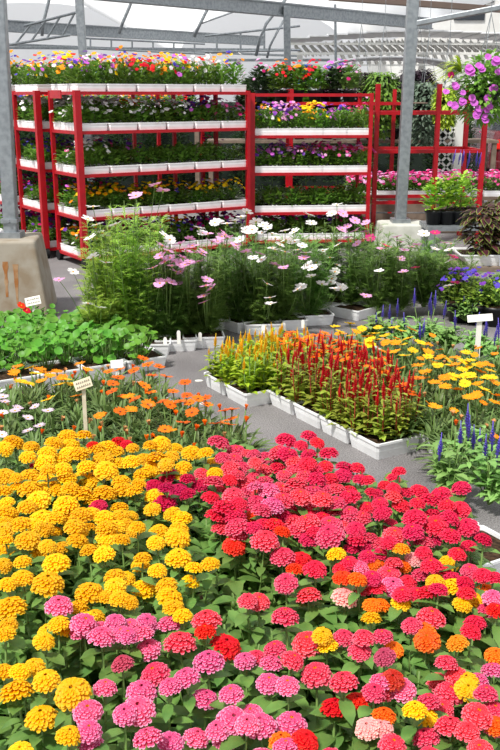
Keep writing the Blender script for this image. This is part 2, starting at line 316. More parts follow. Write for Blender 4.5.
# plants from blooms
used = set(); plants = []
for i, b in enumerate(blooms):
    if i in used: continue
    used.add(i); g = [i]
    cand = sorted((( blooms[j][0]-b[0]).xy.length, j) for j in range(len(blooms)) if j not in used and blooms[j][2] == b[2])
    for d, j in cand[:3]:
        if d < .115 and len(g) < 3: g.append(j); used.add(j)
    plants.append(g)
def zinnia_foliage(stems, r, dens=1.0):
    """stems: list of (top point, radius of bloom) in plant space"""
    mb = MB()
    for top, br in stems:
        top = V(top); b0 = V((top.x*.25+r.uniform(-.012,.012), top.y*.25+r.uniform(-.012,.012), .055))
        mid = b0.lerp(top, .5)+V((top.x, top.y, 0))*.12
        mb.tube([b0, mid, top-V((0,0,br*.2))], [.0035,.003,.0028], 5, 1)
        n = 6; a0 = r.uniform(0, 6)
        for k in range(n):
            t = .12+.74*k/(n-1); p = b0.lerp(mid, t*2) if t < .5 else mid.lerp(top, t*2-1)
            for s in (0, 1):
                a = a0+k*PI/2+s*PI+r.uniform(-.4,.4); L = r.uniform(.055,.095)*(1-.25*t)*dens
                d = V((math.cos(a), math.sin(a), r.uniform(.1,.55)))
                mb.leaf(p, d, L, L*r.uniform(.42,.56), r.uniform(.2,.6), 4, .22, 0)
    for k in range(3):   # side shoots
        a = r.uniform(0, 2*PI); q = V((math.cos(a), math.sin(a), 0))*r.uniform(.03,.07); h = r.uniform(.17,.27)
        top = q+V((0,0,h)); mb.tube([(q.x*.2,q.y*.2,.055), top], .0025, 4, 1)
        for j in range(3):
            for s in (0,1):
                aa = r.uniform(0,6)+s*PI; p = top*(1-.0)+V((0,0,-.05*j)); L = r.uniform(.045,.085)
                mb.leaf(p, (math.cos(aa), math.sin(aa), r.uniform(.1,.7)), L, L*.5, r.uniform(.2,.6), 4, .22, 0)
    return mb
for g in plants:
    cen = sum((blooms[i][0] for i in g), V((0,0,0)))/len(g); c = blooms[g[0]][2]
    base = V((cen.x+R.uniform(-.015,.015), cen.y+R.uniform(-.015,.015), 0)); n = len(g)
    px = sum(blooms[i][3] for i in g)/n; py = sum(blooms[i][4] for i in g)/n
    t = thing('zinnia_plant', f'{CN[c]} zinnia with {NUM[n]} bloom{"s" if n > 1 else ""}', 'flower', base, 0, 'zinnias in the front bed', ROWZ, (px, py))
    part('leafy_stems', zinnia_foliage([(blooms[i][0]-base, blooms[i][1]) for i in g], R), [LZ, STEM], t, smooth=True)
    for i in g:
        b = blooms[i]; o = link('bloom', bloom_mesh(c, R.randrange(6)), t, b[0]-base-V((0,0,b[1]*.2)), (R.uniform(-.1,.35), R.uniform(-.22,.22), R.uniform(0,6)), (b[1]*1.08, b[1]*1.08, b[1]*.93))
ZPOLY = G([(-60,860),(-40,436),(60,430),(180,436),(240,430),(330,446),(400,468),(450,480),(500,535),(560,600),(620,860)], .33)
BP = [b[0] for b in blooms]
k = 0
for x, y in spread(ZPOLY, .088, R, 9000):
    px, py = proj(V((x,y,.26)))
    if px < -40 or px > 540 or py > 800: continue
    dd = min((p.x-x)**2+(p.y-y)**2 for p in BP)**.5
    if dd < .05: continue
    t = thing('zinnia_plant', 'leafy green zinnia without open blooms', 'flower', (x,y,0), 0, 'zinnias in the front bed', ROWZ, (px, py))
    st = [(V((R.uniform(-.05,.05), R.uniform(-.05,.05), R.uniform(.2,.29))), .01) for _ in range(3)]
    part('leafy_stems', zinnia_foliage(st, R, 1.1), [LZ, STEM], t, smooth=True); k += 1
    q = st[0][0]; mb = MB(); mb.tube([q-V((0,0,.008)), q+V((0,0,.004)), q+V((0,0,.014))], [.003,.008,.003], 7); part('bud', mb, LZ, t, smooth=True)
print('zinnia plants', len(plants), 'leafy', k, 'blooms', len(blooms))
bed_trays(G([(-20,850),(-20,475),(250,480),(340,490),(420,520),(480,540),(520,590),(560,850)], .05), (.02,1.6,0), 'white planting tray under the zinnias', ROWZ, 'trays under the zinnias')
# ------------------------------------------------------------------ daisies (gazania, cosmos, pansy)
def daisy(n, wd, r, inner=.12, cup=.15, col=0, blunt=False, eye=1, eyeR=.2, eyeH=.12):
    mb = MB(); off = r.uniform(0, 6)
    for k in range(n):
        a = off+2*PI*k/n+r.uniform(-.06,.06); e = cup+r.uniform(-.1,.1); d = V((math.cos(a)*math.cos(e), math.sin(a)*math.cos(e), math.sin(e)))
        sd = V((-math.sin(a), math.cos(a), 0)); L = r.uniform(.92,1.06); vs = []
        sec = ((inner,.35),(.5,.85),(.82,1),(1.0,.62)) if blunt else ((inner,.4),(.45,1),(.8,.8),(1.0,.12))
        for t, wf in sec:
            c = d*(L*t)-V((0,0,.08*t*t)); w = wd/2*wf; vs += [c-sd*w, c+V((0,0,.03)), c+sd*w]
        fs = []
        for i in range(3): fs += [(i*3,i*3+1,i*3+4,i*3+3),(i*3+1,i*3+2,i*3+5,i*3+4)]
        mb.add(vs, fs, 0)
    mb.tube([(0,0,0),(0,0,eyeH),(0,0,eyeH*1.4)], [eyeR,eyeR*.9,eyeR*.3], 8, 1)
    mb.tube([(0,0,-.3),(0,0,0)], [.06,.16], 6, 2)
    return mb
def vars_(fn, mats, n=3, name='flower'):
    return [fn(random.Random(40+i)).mesh(name, mats, False) for i in range(n)]
gz = lambda r: daisy(16, .34, r, cup=.25)
GAZ = {'Y': vars_(gz, [LEM, EYE_M, LG]), 'O': vars_(gz, [GOR, EYE_B, LG]), 'A': vars_(gz, [Z['G'], EYE_M, LG]), 'W': vars_(gz, [LIL, EYE_M, LG]),
       'E': vars_(lambda r: daisy(14, .22, r, cup=1.15), [DRY, EYE_B, LG]), 'X': vars_(lambda r: daisy(14, .3, r, cup=1.2), [GOR, EYE_B, LG])}
GN = {'Y':'yellow','O':'orange','A':'amber','W':'lilac white','E':'withered','X':'orange half-closed'}
def gaz_foliage(r, tops, h=.16, n=54):
    mb = MB()
    for t in tops:
        b = V((t.x*.3, t.y*.3, .05)); mb.tube([b, b.lerp(t,.5)+V((t.x,t.y,0))*.1, t], .0028, 4, 1)
    for k in range(n):
        a = r.uniform(0, 6.3); e = r.uniform(.3,1.35); L = r.uniform(.09,.19); rr = r.uniform(0,.03)
        mb.leaf((math.cos(a)*rr, math.sin(a)*rr, .05+r.uniform(0,.06)), (math.cos(a)*math.cos(e), math.sin(a)*math.cos(e), math.sin(e)), L, .013, .35, 4, .35, 0, prof=lambda t: .5+.5*math.sin(PI*min(1,t*1.0)))
    return mb
def gaz_bed(items, zz, bed, rows, group, extra=0, poly=None, minpx=None, hsp=.17):
    bl = []
    for s in items.split():
        c, n = s[0], [float(q) for q in s[1:].split(',')]
        z = zz+R.uniform(-.02,.02); bl.append((P(n[0], n[1], z), c, n[0], n[1]))
    used = set(); groups = []
    for i in range(len(bl)):
        if i in used: continue
        used.add(i); g = [i]
        for d, j in sorted(((bl[j][0]-bl[i][0]).xy.length, j) for j in range(len(bl)) if j not in used and bl[j][1] == bl[i][1])[:3]:
            if d < hsp and len(g) < 3: g.append(j); used.add(j)
        groups.append(g)
    pos = []
    for g in groups:
        cen = sum((bl[i][0] for i in g), V((0,0,0)))/len(g); base = V((cen.x, cen.y, 0)); c = bl[g[0]][1]; n = len(g); pos.append(base)
        px = sum(bl[i][2] for i in g)/n; py = sum(bl[i][3] for i in g)/n
        t = thing('gazania_plant', f'{GN[c]} daisy plant{" in flower" if n == 1 else ", "+NUM[n]+" flowers"}, {bed}', 'flower', base, 0, group, rows, (px, py))
        tops = [bl[i][0]-base for i in g]
        part('foliage', gaz_foliage(R, tops), [LG, STEM], t, smooth=True)
        for i in g: link('flower_head', R.choice(GAZ[c]), t, bl[i][0]-base, (R.uniform(-.1,.45), R.uniform(-.3,.3), R.uniform(0,6)), R.uniform(.031,.037)*(.8 if c in 'WEX' else 1))
    if poly:
        for x, y in spread(poly, .085, R, 3000):
            if min(((x-p.x)**2+(y-p.y)**2)**.5 for p in pos) < .07: continue
            cc = 'E' if R.random() < .55 else extra
            h = R.uniform(.17,.24); q = V((R.uniform(-.05,.05), R.uniform(-.05,.05), h))
            t = thing('gazania_plant', f'{GN[cc]} daisy plant, {bed}', 'flower', (x,y,0), 0, group, rows, proj(V((x,y,h))))
            part('foliage', gaz_foliage(R, [q], n=44), [LG, STEM], t, smooth=True)
            link('flower_head', R.choice(GAZ[cc]), t, q, (R.uniform(-.3,.5), R.uniform(-.4,.4), R.uniform(0,6)), .024)
ROWL = [(425,'front row'),(405,'second row'),(385,'third row'),(0,'back row')]
gaz_bed("Y31,368 A18,367 A14,373 A40,370 A50,376 Y20,382 Y28,384 A42,381 Y66,380 Y72,385 Y48,400 A80,364 A88,370 A100,416 A78,396 O109,372 O120,370 O118,378 O113,384 O123,397 O120,412 W3,397 W5,402 W18,408 W35,407 W48,411 W40,426 W28,418 W15,411 W3,413 W2,435 W28,431 O143,359 O148,365 O159,367 O152,376 O166,377 O144,386 O185,383 O134,371 O151,393 O163,402 O173,392 O187,396 O190,403 O198,399 O207,405 O192,413 O148,405 X176,415 O183,423 X182,437 O165,430 X157,442 X147,440 O216,424 O229,425 O231,420 O225,411 O232,410 X220,409 X246,409 X246,422 O135,400 O170,405 X205,425 A128,397 A131,410 A170,431 X104,385 O112,392 X196,430 O205,399 O180,402 A57,372 A62,378 A45,373 Y36,374 Y60,385",
        .24, 'left bed', ROWL, 'daisies in the left bed', 'X', G([(-15,472),(-15,392),(60,378),(120,372),(170,395),(215,420),(240,448),(240,480)], .16))
bed_trays(G([(-30,510),(-30,405),(60,392),(130,385),(190,410),(225,440),(240,500)], .05), (-.95,3.6,0), 'white planting tray in left daisy bed', ROWL, 'trays in the left bed')
ROWR = [(405,'front row'),(380,'second row'),(355,'third row'),(0,'back row')]
gaz_bed("O282,340 O292,333 O302,340 O315,336 O325,334 O305,343 O320,342 O335,342 O290,350 O308,352 O320,351 O340,350 O350,348 O345,355 O335,358 O375,361 O368,368 O297,345 O328,348 O312,346 O286,344 O309,338 O322,337 O331,339 O344,346 O352,343 O326,353 O315,356 O300,356 O345,360 O288,336 O296,339 O336,346 O350,354 O360,347 Y352,336 Y362,329 Y374,334 Y385,336 Y408,339 Y428,357 Y438,366 Y451,366 Y413,351 Y405,356 A395,352 A383,352 Y477,366 Y490,371 Y465,384 Y484,390 A476,396 Y462,370 Y340,332 Y335,327 Y350,324 A356,332 A345,343 Y358,343 Y370,345 Y370,340 A367,337 Y378,328 Y394,328 Y401,331 Y378,340 A386,343 A396,343 Y402,345 Y420,343 A412,330 Y434,363 Y447,360 A455,358 Y462,362 Y466,353 Y470,361 Y468,368 A489,365 A482,365 A455,365 A418,366 A445,378 Y460,377 Y470,376 O385,361 O384,373 O395,376 O400,369 Y452,377 Y467,376 Y472,380 A478,384 Y492,378 A445,387 A495,383 A470,398 A495,403 A498,396 A435,407 A457,390 O410,388 O402,386 O418,379 X456,425 E453,415 E440,380 O410,393 A428,352 A440,358 A425,372 A435,383 A480,372 Y487,378 O360,352 O356,362",
        .26, 'right bed', ROWR, 'daisies in the right bed', 'A', G([(320,340),(350,330),(420,338),(500,352),(530,420),(500,432),(445,432),(425,415),(410,385),(360,360)], .2))
bed_trays(G([(262,388),(330,345),(520,375),(560,470),(520,455),(400,446),(300,412)], .07), P(377,462)-U*.116+W*.129+V((0,0,0)), 'white planting tray of daisies', ROWR, 'trays in the right bed')
# ------------------------------------------------------------------ celosia
O0 = P(377,462)
def cl(a, b): return O0-U*a+W*b
TRS = []
def one_tray(c, rz, lab, me=None, w=.225, d=.25):
    o = tag(link('planting_tray', me or tray_mesh(w, d, .075), None, (c.x,c.y,0), (0,0,rz)), lab, 'tray', 'trays of celosia'); return o
tnames = ['white celosia tray at the near corner of the right bed','white celosia tray, second from the near corner','white celosia tray, third from the near corner','white tray of red celosia beside the yellow ones']
for i in range(4):
    c = cl(.116+.232*i, .129-.002); 
    # the grid already holds the trays from the polygon; these are the front row
FR = [o for o in C.objects if o.name.startswith('planting_tray') and inside(o.location.x, o.location.y, [tuple(cl(a,b))[:2] for a,b in ((-.02,-.05),(.95,-.05),(.95,.2),(-.02,.2))])]
def near_tray(c):
    return any((o.location.xy-c.xy).length < .15 for o in C.objects if o.name.startswith('planting_tray'))
for i, lab in enumerate(tnames):
    c = cl(.116+.232*i, .129)
    o = [q for q in C.objects if q.name.startswith('planting_tray') and (q.location.xy-c.xy).length < .1]
    if not o: one_tray(c, UA, lab, TR)
for o in [q for q in C.objects if q.name.startswith('planting_tray')]:
    d = V(o.location)-O0; a, b = -d.dot(U), d.dot(W)
    if .86 < a < 1.6 and -.3 < b < .62:
        AUTO[:] = [t for t in AUTO if t[0] != o]; bpy.data.objects.remove(o)
YT = {(0,0):'white tray of yellow celosia, corner nearest the path',(1,0):'white tray of yellow celosia at the far left end',(0,1):'white tray of yellow celosia, second from corner, beside red ones',(1,1):'white tray of yellow celosia in the back left',(0,2):'white tray of yellow celosia behind, near orange daisies',(1,2):'white tray of yellow celosia, rearmost'}
for (i, j), lab in YT.items(): one_tray(cl(.914+.118+.236*i, -.143+.13+.262*j), UA, lab, TR)
def spike(r, h, w, flame=False):
    mb = MB(); n = 9
    for i in range(n):
        t = i/n; z = h*t; rr = w*(.55+.5*math.sin(PI*min(1, t*1.25+.1)))*(1-t*.75)
        m = 7
        for k in range(m):
            a = 2*PI*k/m+i*.5+r.uniform(-.2,.2); d = V((math.cos(a), math.sin(a), 1.0+t))
            mb.leaf((0,0,z), d, rr*1.7, rr*.75, -.1, 2, .3, 0)
    mb.tube([(0,0,-.02),(0,0,h)], [w*.3,w*.12], 5, 0)
    return mb
SPK = {'R': [spike(random.Random(i), .09, .015).mesh('spike', [SR], True) for i in range(3)], 'Y': [spike(random.Random(i), .075, .014).mesh('spike', [SY], True) for i in range(3)],
       'B': [spike(random.Random(i), .10, .015).mesh('spike', [SB], True) for i in range(3)]}
def cel_foliage(r, tops, wide=.032, long=.09):
    mb = MB()
    for t in tops:
        b = V((t.x*.2, t.y*.2, .05)); mb.tube([b, b.lerp(t,.5)+V((t.x,t.y,0))*.15, t], [.004,.0035,.003], 5, 1)
        for k in range(16):
            tt = .08+.9*k/15; p = b.lerp(t, tt); a = r.uniform(0, 6.3); L = long*(1.1-.6*tt)*r.uniform(.8,1.15)
            mb.leaf(p, (math.cos(a), math.sin(a), r.uniform(.4,1.1)), L, wide*(1.1-.5*tt), r.uniform(.15,.5), 3, .25, 0)
    return mb
def celosia(x, y, c, h, lab, rows, n=3):
    t = thing('celosia_plant', lab, 'flower', (x,y,0), 0, 'celosia plants in white trays', rows, proj(V((x,y,h))))
    tops = [V((0,0,h))]+[V((math.cos(a)*.035, math.sin(a)*.035, h*R.uniform(.72,.92))) for a in [R.uniform(0,2)+2.1*k for k in range(n-1)]]
    part('leafy_stems', cel_foliage(R, tops), [LYG if c == 'Y' else LRD, STEM if c == 'Y' else STR], t, smooth=True)
    for q in tops: link('flower_spike', R.choice(SPK[c]), t, q, (R.uniform(-.14,.14), R.uniform(-.14,.14), 0), R.uniform(.6,1.05))
ROWC = [(395,'front row'),(370,'second row'),(350,'third row'),(0,'back row')]
for x, y in spread([tuple(q)[:2] for q in (cl(.94,-.11),cl(1.36,-.11),cl(1.36,.42),cl(.94,.36))], .062, R, 6000):
    celosia(x, y, 'Y', R.uniform(.21,.27), 'yellow feathery celosia plant', ROWC)
for x, y in spread([tuple(q)[:2] for q in (cl(.03,.03),cl(.9,.03),cl(.9,.42),cl(.5,.46),cl(.3,.34),cl(.03,.27))], .066, R, 6000):
    px, py = proj(V((x,y,.2)))
    celosia(x, y, 'R', R.uniform(.24,.32), 'red plumed celosia plant', ROWC)
# ------------------------------------------------------------------ salvia
def salvia(px, py, lab, sp, r=.13, h=.28, z0=0):
    """px,py: foot on the ground; sp: list of spike tips in the photograph"""
    b = P(px, py, z0); t = thing('salvia_plant', lab, 'flower', b, 0, 'blue salvia plants'); mb = MB()
    for k in range(26):
        a = R.uniform(0, 6.3); rr = r*R.uniform(.1,.9); top = V((math.cos(a)*rr, math.sin(a)*rr, h*R.uniform(.55,1)-.25*rr)); mb.tube([(0,0,.03), top], .003, 4, 1)
        for j in range(9):
            p = V((0,0,.03)).lerp(top, .35+.65*j/8); a2 = R.uniform(0, 6.3); L = R.uniform(.045,.075)
            mb.leaf(p, (math.cos(a2), math.sin(a2), R.uniform(.1,.8)), L, L*.42, .4, 3, .2, 0)
    part('foliage', mb, [LS, STEM], t, smooth=True)
    for (sx, sy) in sp:
        q = PY(sx, sy, b.y+R.uniform(-.05,.05))-b; q.z = max(q.z, .12); L = .1; mb = MB(); mb.tube([(q.x*.3,q.y*.3,.05), q-V((0,0,L))], .0022, 4)
        o = link('flower_spike', R.choice(SPK['B']), t, q-V((0,0,L)), (R.uniform(-.1,.1), R.uniform(-.1,.1), 0), 1.0)
        part('spike_stem', mb, STEM, t, smooth=True)
salvia(448,505,'blue salvia bush at the right bed corner, left half',[(469,404),(475,424),(462,420),(441,432)],.13,.27)
salvia(488,512,'blue salvia bush against the right edge of the photo',[(494,421),(499,432),(487,434)],.14,.27)
salvia(468,478,'blue salvia bush behind the corner bush',[(470,415),(481,428)],.12,.24)
salvia(375,348,'blue salvia plant, leftmost of the back clump',[(383,305),(390,304),(377,312)],.14,.22)
salvia(400,352,'blue salvia plant behind the yellow daisies, pale spikes',[(398,298),(405,312),(392,318)],.14,.22)
salvia(425,350,'blue salvia plant with the tallest dense spikes',[(415,288),(430,292),(436,290),(432,300)],.14,.22)
salvia(448,356,'blue salvia plant left of the blank white sign',[(445,300),(456,310),(424,318),(421,322)],.14,.22)
salvia(478,362,'blue salvia plant in front of the blank white sign',[(478,312),(488,316),(485,322)],.14,.2)
salvia(500,372,'blue salvia plant at right edge behind daisies',[(496,325),(500,318)],.14,.2)
salvia(465,325,'blue salvia plant behind the blank white sign',[(465,296),(480,297),(472,303)],.15,.2)
# ------------------------------------------------------------------ nasturtium bed
def nasturtium(x, y):
    t = thing('nasturtium_plant', 'round-leaved green nasturtium plant', 'plant', (x,y,0), 0, 'nasturtiums in the left trays', ROWN, proj(V((x,y,.2)))); mb = MB()
    for k in range(30):
        a = R.uniform(0, 6.3); rr = R.uniform(.0,.1); h = R.uniform(.09,.25); c = V((math.cos(a)*rr, math.sin(a)*rr, h)); mb.tube([(c.x*.2,c.y*.2,.05), c], .002, 4, 1)
        nrm = V((R.uniform(-.5,.5), R.uniform(-.9,.2), R.uniform(.5,1))).normalized(); e1 = nrm.orthogonal().normalized(); e2 = nrm.cross(e1); rad = R.uniform(.014,.029)
        mb.add([c]+[c+(e1*math.cos(2*PI*j/9)+e2*math.sin(2*PI*j/9))*rad*(1+.06*(j%2))+nrm*.006 for j in range(9)], [(0, 1+j, 1+(j+1)%9) for j in range(9)], 0)
    part('foliage', mb, [LN, STEM], t, smooth=True); return t
ROWN = [(345,'front row'),(330,'middle row'),(0,'back row')]
NP = G([(-20,322),(30,316),(110,326),(142,338),(140,343),(110,344),(0,355),(-20,357)], .18)
npl = [nasturtium(x, y) for x, y in spread(NP, .105, R, 5000)]
q = min(npl, key=lambda o: (proj(o.location+V((0,0,.25)))[0]-22)**2+(proj(o.location+V((0,0,.25)))[1]-312)**2)
for dx, dz in ((0,.31),(.03,.28)):
    link('flower', vars_(lambda r: daisy(5, .9, r, blunt=True), [Z['R'], EYE_M, LN], 1)[0], q, (dx,-.03,dz), (.8,0,1), .028)
bed_trays(G([(-30,400),(-30,355),(40,345),(150,348),(158,362),(110,372),(60,380),(0,392)], .05), P(8,392)+V((0,.1,0)), 'white tray of nasturtiums', ROWN, 'trays of nasturtiums')
# ------------------------------------------------------------------ cosmos
def cosmos_foliage(seed, h, r=.16, dens=1.0, mats=None):
    rr_ = random.Random(seed); mb = MB()
    for k in range(15):
        a = rr_.uniform(0, 6.3); rd = r*rr_.uniform(.1,1); top = V((math.cos(a)*rd, math.sin(a)*rd, h*rr_.uniform(.55,1))); b = V((top.x*.15, top.y*.15, .05)); mid = b.lerp(top,.5)+V((top.x,top.y,0))*.15
        mb.tube([b, mid, top], [.004,.003,.0015], 4, 1)
        nn = int(22*dens)
        for j in range(nn):
            t = .04+.94*j/nn; p = b.lerp(mid, t*2) if t < .5 else mid.lerp(top, t*2-1)
            for s in (0, 1):
                a2 = rr_.uniform(0, 6.3); e = rr_.uniform(.2,.9); d = V((math.cos(a2)*math.cos(e), math.sin(a2)*math.cos(e), math.sin(e))); L = rr_.uniform(.08,.14)*(1.15-.45*t)
                sd = d.cross(V((0,0,1))).normalized()
                mb.leaf(p, d, L, .006, .3, 2, .1, 0, prof=lambda t: 1)
                for m in range(4):
                    f = .25+.17*m
                    for sg in (-1, 1): mb.leaf(p+d*L*f-V((0,0,.3*L*f*f)), d*.7+sd*sg*.8+V((0,0,.2)), L*.5*(1.2-f), .0062, .3, 1, .1, 0, prof=lambda t: 1)
    return mb
CF = {}
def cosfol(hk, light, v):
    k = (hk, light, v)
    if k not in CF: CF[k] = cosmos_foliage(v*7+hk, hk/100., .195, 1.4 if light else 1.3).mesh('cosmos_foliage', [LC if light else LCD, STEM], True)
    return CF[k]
cos_fn = lambda r: daisy(8, .54, r, cup=.22, blunt=True, eyeR=.16)
CB = {'W': vars_(cos_fn, [W_, EYE_M, LC]), 'P': vars_(cos_fn, [CPK, EYE_M, LC]), 'M': vars_(cos_fn, [CMG, EYE_M, LC])}
CPL = [  # foot px, py, height cm, light foliage, label
 (100,352,50,1,'short feathery cosmos at the left end of the cosmos trays'),(118,348,84,1,'tall bright green cosmos beside the grey path'),(135,350,95,1,'tallest bright green feathery cosmos, left group'),(150,345,90,1,'tall bright green cosmos behind the pink-flowered one'),
 (128,335,84,1,'bright green cosmos at the back of the left group'),(108,338,74,1,'lower bright green cosmos with white flowers at left'),
 (150,347,55,0,'feathery cosmos in the left front white tray'),(168,345,62,0,'pink cosmos in the front trays, densest blooms'),(190,343,60,0,'pink cosmos at the front, second from the tray end'),(207,341,58,0,'pink cosmos at the right end of the front trays'),
 (176,338,62,0,'pink cosmos in the second row of the front trays'),(200,336,62,0,'pink and white cosmos behind the front trays'),(220,328,62,0,'white cosmos above the gap between tray rows'),
 (242,329,60,0,'white cosmos at left of the middle trays'),(262,331,60,0,'white cosmos over the tagged middle tray'),(284,328,60,0,'white cosmos in the middle tray, centre'),(308,323,62,0,'white cosmos in the middle tray, right end'),
 (240,315,66,0,'tall white cosmos back left of the middle group'),(265,312,66,0,'tall white cosmos behind the middle trays'),(292,312,62,0,'white cosmos behind the tagged trays, right'),(318,312,66,0,'white cosmos leaning near the right trays'),
 (335,306,66,0,'tall white and pink cosmos below the red rack'),(352,312,60,0,'pink cosmos left of the right trays'),(375,316,56,0,'pink cosmos before the pale concrete block'),(400,316,56,0,'pink cosmos right of the pale concrete block'),
 (425,314,54,0,'pink and white cosmos left of the coleus tray'),(450,316,48,0,'white and rose cosmos beneath the coleus tray'),(370,298,60,0,'pink cosmos behind the right group'),(400,298,54,0,'cosmos directly before the right post'),(430,298,52,0,'white cosmos between right post and coleus'),
 (475,318,36,0,'short feathery cosmos under the coleus tray'),(497,322,36,0,'short feathery cosmos at the right edge')]
cb = []
def cbl(c, s):
    for t in s.split(): x, y = t.split(','); cb.append((float(x), float(y), c))
cbl('W', "93,207 88,219 97,225 115,225 105,236 98,233 90,238 93,257 106,263 73,272 199,228 170,240 215,223 227,224 235,221 241,217 247,212 250,228 240,240 233,258 309,215 337,205 332,214 256,222 252,230 262,233 272,234 265,240 280,245 292,243 298,250 302,246 306,253 253,258 323,251 330,258 316,263 320,270 337,265 335,272 298,273 317,277 332,279 301,287 340,287 338,245 424,234 435,249 450,261 451,244 449,250 449,286 379,271 88,304 101,308 301,289 267,284 335,289 343,287 270,298 286,240 268,228 294,232 275,250 285,252 300,262 322,284 312,268")
cbl('P', "59,280 136,196 163,191 155,185 190,239 162,246 180,244 208,234 195,253 203,252 222,237 227,238 212,242 160,256 165,262 170,258 180,264 176,272 185,265 190,262 166,282 178,284 207,280 236,245 246,252 204,296 206,286 343,214 355,221 366,223 342,230 355,231 365,232 357,244 275,265 260,254 304,258 397,237 401,242 381,249 404,250 412,247 417,245 400,259 403,272 445,243 107,293 120,295 366,296 153,268 172,250 186,250 198,262 172,266 183,258 348,238")
cbl('M', "435,233 453,257 455,283 370,238 415,268 386,246")
for x, y, c in list(cb):
    if c in 'PW' and 155 < x < 345 and y > 214 and R.random() < .6: cb.append((x+R.uniform(-9,9), y+R.uniform(-5,9), c))
cpo = []
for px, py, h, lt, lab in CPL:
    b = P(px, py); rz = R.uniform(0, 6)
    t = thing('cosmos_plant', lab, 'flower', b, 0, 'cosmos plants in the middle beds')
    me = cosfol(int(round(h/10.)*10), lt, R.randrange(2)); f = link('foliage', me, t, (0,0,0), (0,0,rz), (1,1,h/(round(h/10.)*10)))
    cpo.append((t, b, px, h, []))
for x, y, c in cb:
    best = None
    for k, (t, b, px, h, l) in enumerate(cpo):
        q = PY(x, y, b.y); zz = q.z; dx = abs(q.x-b.x); s = dx*1.5+(max(0, zz-h/100-.2)*3)+(max(0, .25-zz)*4)+.02*len(l)
        if best is None or s < best[0]: best = (s, k, q)
    s, k, q = best; cpo[k][4].append((q, c))
for t, b, px, h, l in cpo:
    mb = MB()
    for q, c in l:
        p = q-b; p.y -= R.uniform(.2,.36) ; d = ray(*proj(q)); tt = (b.y+p.y)/d.y; p = V((d.x*tt, d.y*tt, EYE+d.z*tt))-b
        link('flower_head', R.choice(CB[c]), t, p, (R.uniform(.0,.65), R.uniform(-.4,.4), R.uniform(0,6)), R.uniform(.036,.046))
        z0 = max(.1, p.z-.35); mb.tube([(p.x*.25, p.y*.25, z0), (p.x*.7, p.y*.7, p.z-.12 if p.z-.12 > z0 else (z0+p.z)/2), tuple(p)], .0018, 4)
    if l: part('flower_stems', mb, STEM, t, smooth=True)
CT = tray_mesh(.27, .24, .075)
def tray_at(px, py, rz, lab, me=None, z=0, cat='tray'):
    b = P(px, py, z); return tag(link('planting_tray', me or CT, None, b, (0,0,rz)), lab, cat)
for px, py, rz, lab in [(122,351,.08,'white cosmos tray beside the nasturtiums'),(150,351,.06,'white cosmos tray with the leftmost tag'),(176,347,.1,'white cosmos tray in front, middle of three'),(203,344,.12,'white cosmos tray at the front right corner'),
    (211,326,.05,'white cosmos tray set back behind the front three'),(240,328,-.9,'white cosmos tray angled at the gap'),(262,331,.12,'white cosmos tray, middle bed left'),(286,327,.15,'white cosmos tray, middle bed centre'),(312,322,.18,'white cosmos tray, middle bed right'),
    (340,309,-.75,'white cosmos tray angled behind middle bed'),(353,316,-.75,'white cosmos tray angled near the orange daisies'),(120,336,.08,'white cosmos tray at back of left group')]:
    tray_at(px, py, rz, lab)
# little white name tags in the trays
def name_tag(px, py, h, lab, w=.022):
    b = P(px, py, .06); t = MB(); t.add([(-w/2,0,-.0),(w/2,0,0),(w/2,0,h),(w/4,0,h+.01),(-w/4,0,h+.01),(-w/2,0,h)]+[(-w/2,.002,0),(w/2,.002,0),(w/2,.002,h),(w/4,.002,h+.01),(-w/4,.002,h+.01),(-w/2,.002,h)],
        [(0,1,2,3,4,5),(11,10,9,8,7,6)]+[(i,(i+1)%6+0,(i+1)%6+6,i+6) for i in range(6)])
    tag(part('plant_tag', t, CARD, None, b, (-.15,0,R.uniform(-.3,.3))), lab, 'plant tag', 'white tags in the cosmos trays')
for i, (px, py, lab) in enumerate([(165,350,'small white plant tag, leftmost in cosmos trays'),(179,348,'tallest white plant tag before the pink cosmos'),(200,345,'white plant tag in the corner cosmos tray'),(263,337,'white plant tag, left of middle cosmos tray'),(284,335,'white plant tag in the middle cosmos tray'),(303,332,'white plant tag, right end of middle tray')]):
    name_tag(px, py-4, .075 if i == 1 else .045, lab)
# signs on stakes
def sign(cx, cy, Y, w, h, rot, foot_z, label, m=CARD, marks=0, stake=.02):
    c = PY(cx, cy, Y); t = thing('price_sign', label, 'sign', (c.x, c.y, 0)); mb = MB()
    Mx = Matrix.Rotation(rot, 3, 'Y') @ Matrix.Rotation(-.3, 3, 'X')
    cz = V((0,0,c.z)); mb.box(cz, (w,.004,h), 0, Mx); bevel(part('board', mb, m, t), .001)
    mb = MB(); mb.bar((0,.006,.03), cz+V((0,.006,0)), .004, stake); part('stake', mb, m, t)
    if marks:
        mb = MB()
        for r_ in range(2):
            x = -w*.38
            while x < w*.36:
                l = w*.07; z = h*(.2-.4*r_); a = Mx @ V((x,-.0035,z-h*.08)); b = Mx @ V((x+l*R.uniform(.2,1),-.0035,z+h*.1)); d = Mx @ V((x+l,-.0035,z-h*.06))
                mb.bar(cz+a, cz+b, .0012, .0025); mb.bar(cz+b, cz+d, .0012, .0025); x += l*1.7
        part('handwriting', mb, INK, t, label='faint grey handwriting')
sign(83,384,3.62,.075,.042,-.35,0,'cream stake sign with faint handwriting among daisies',CREAM,1,.016)
sign(33,301,5.75,.1,.055,-.22,0,'white stake sign standing in the nasturtiums',CARD,1,.02)
sign(480,318,5.0,.14,.04,-.08,0,'blank white sign with side leg among blue salvias',CARD,0,.03)
sign(117,364,4.9,.07,.045,-.1,0,'white tag with orange picture by nasturtium trays',CARD,0,.02)
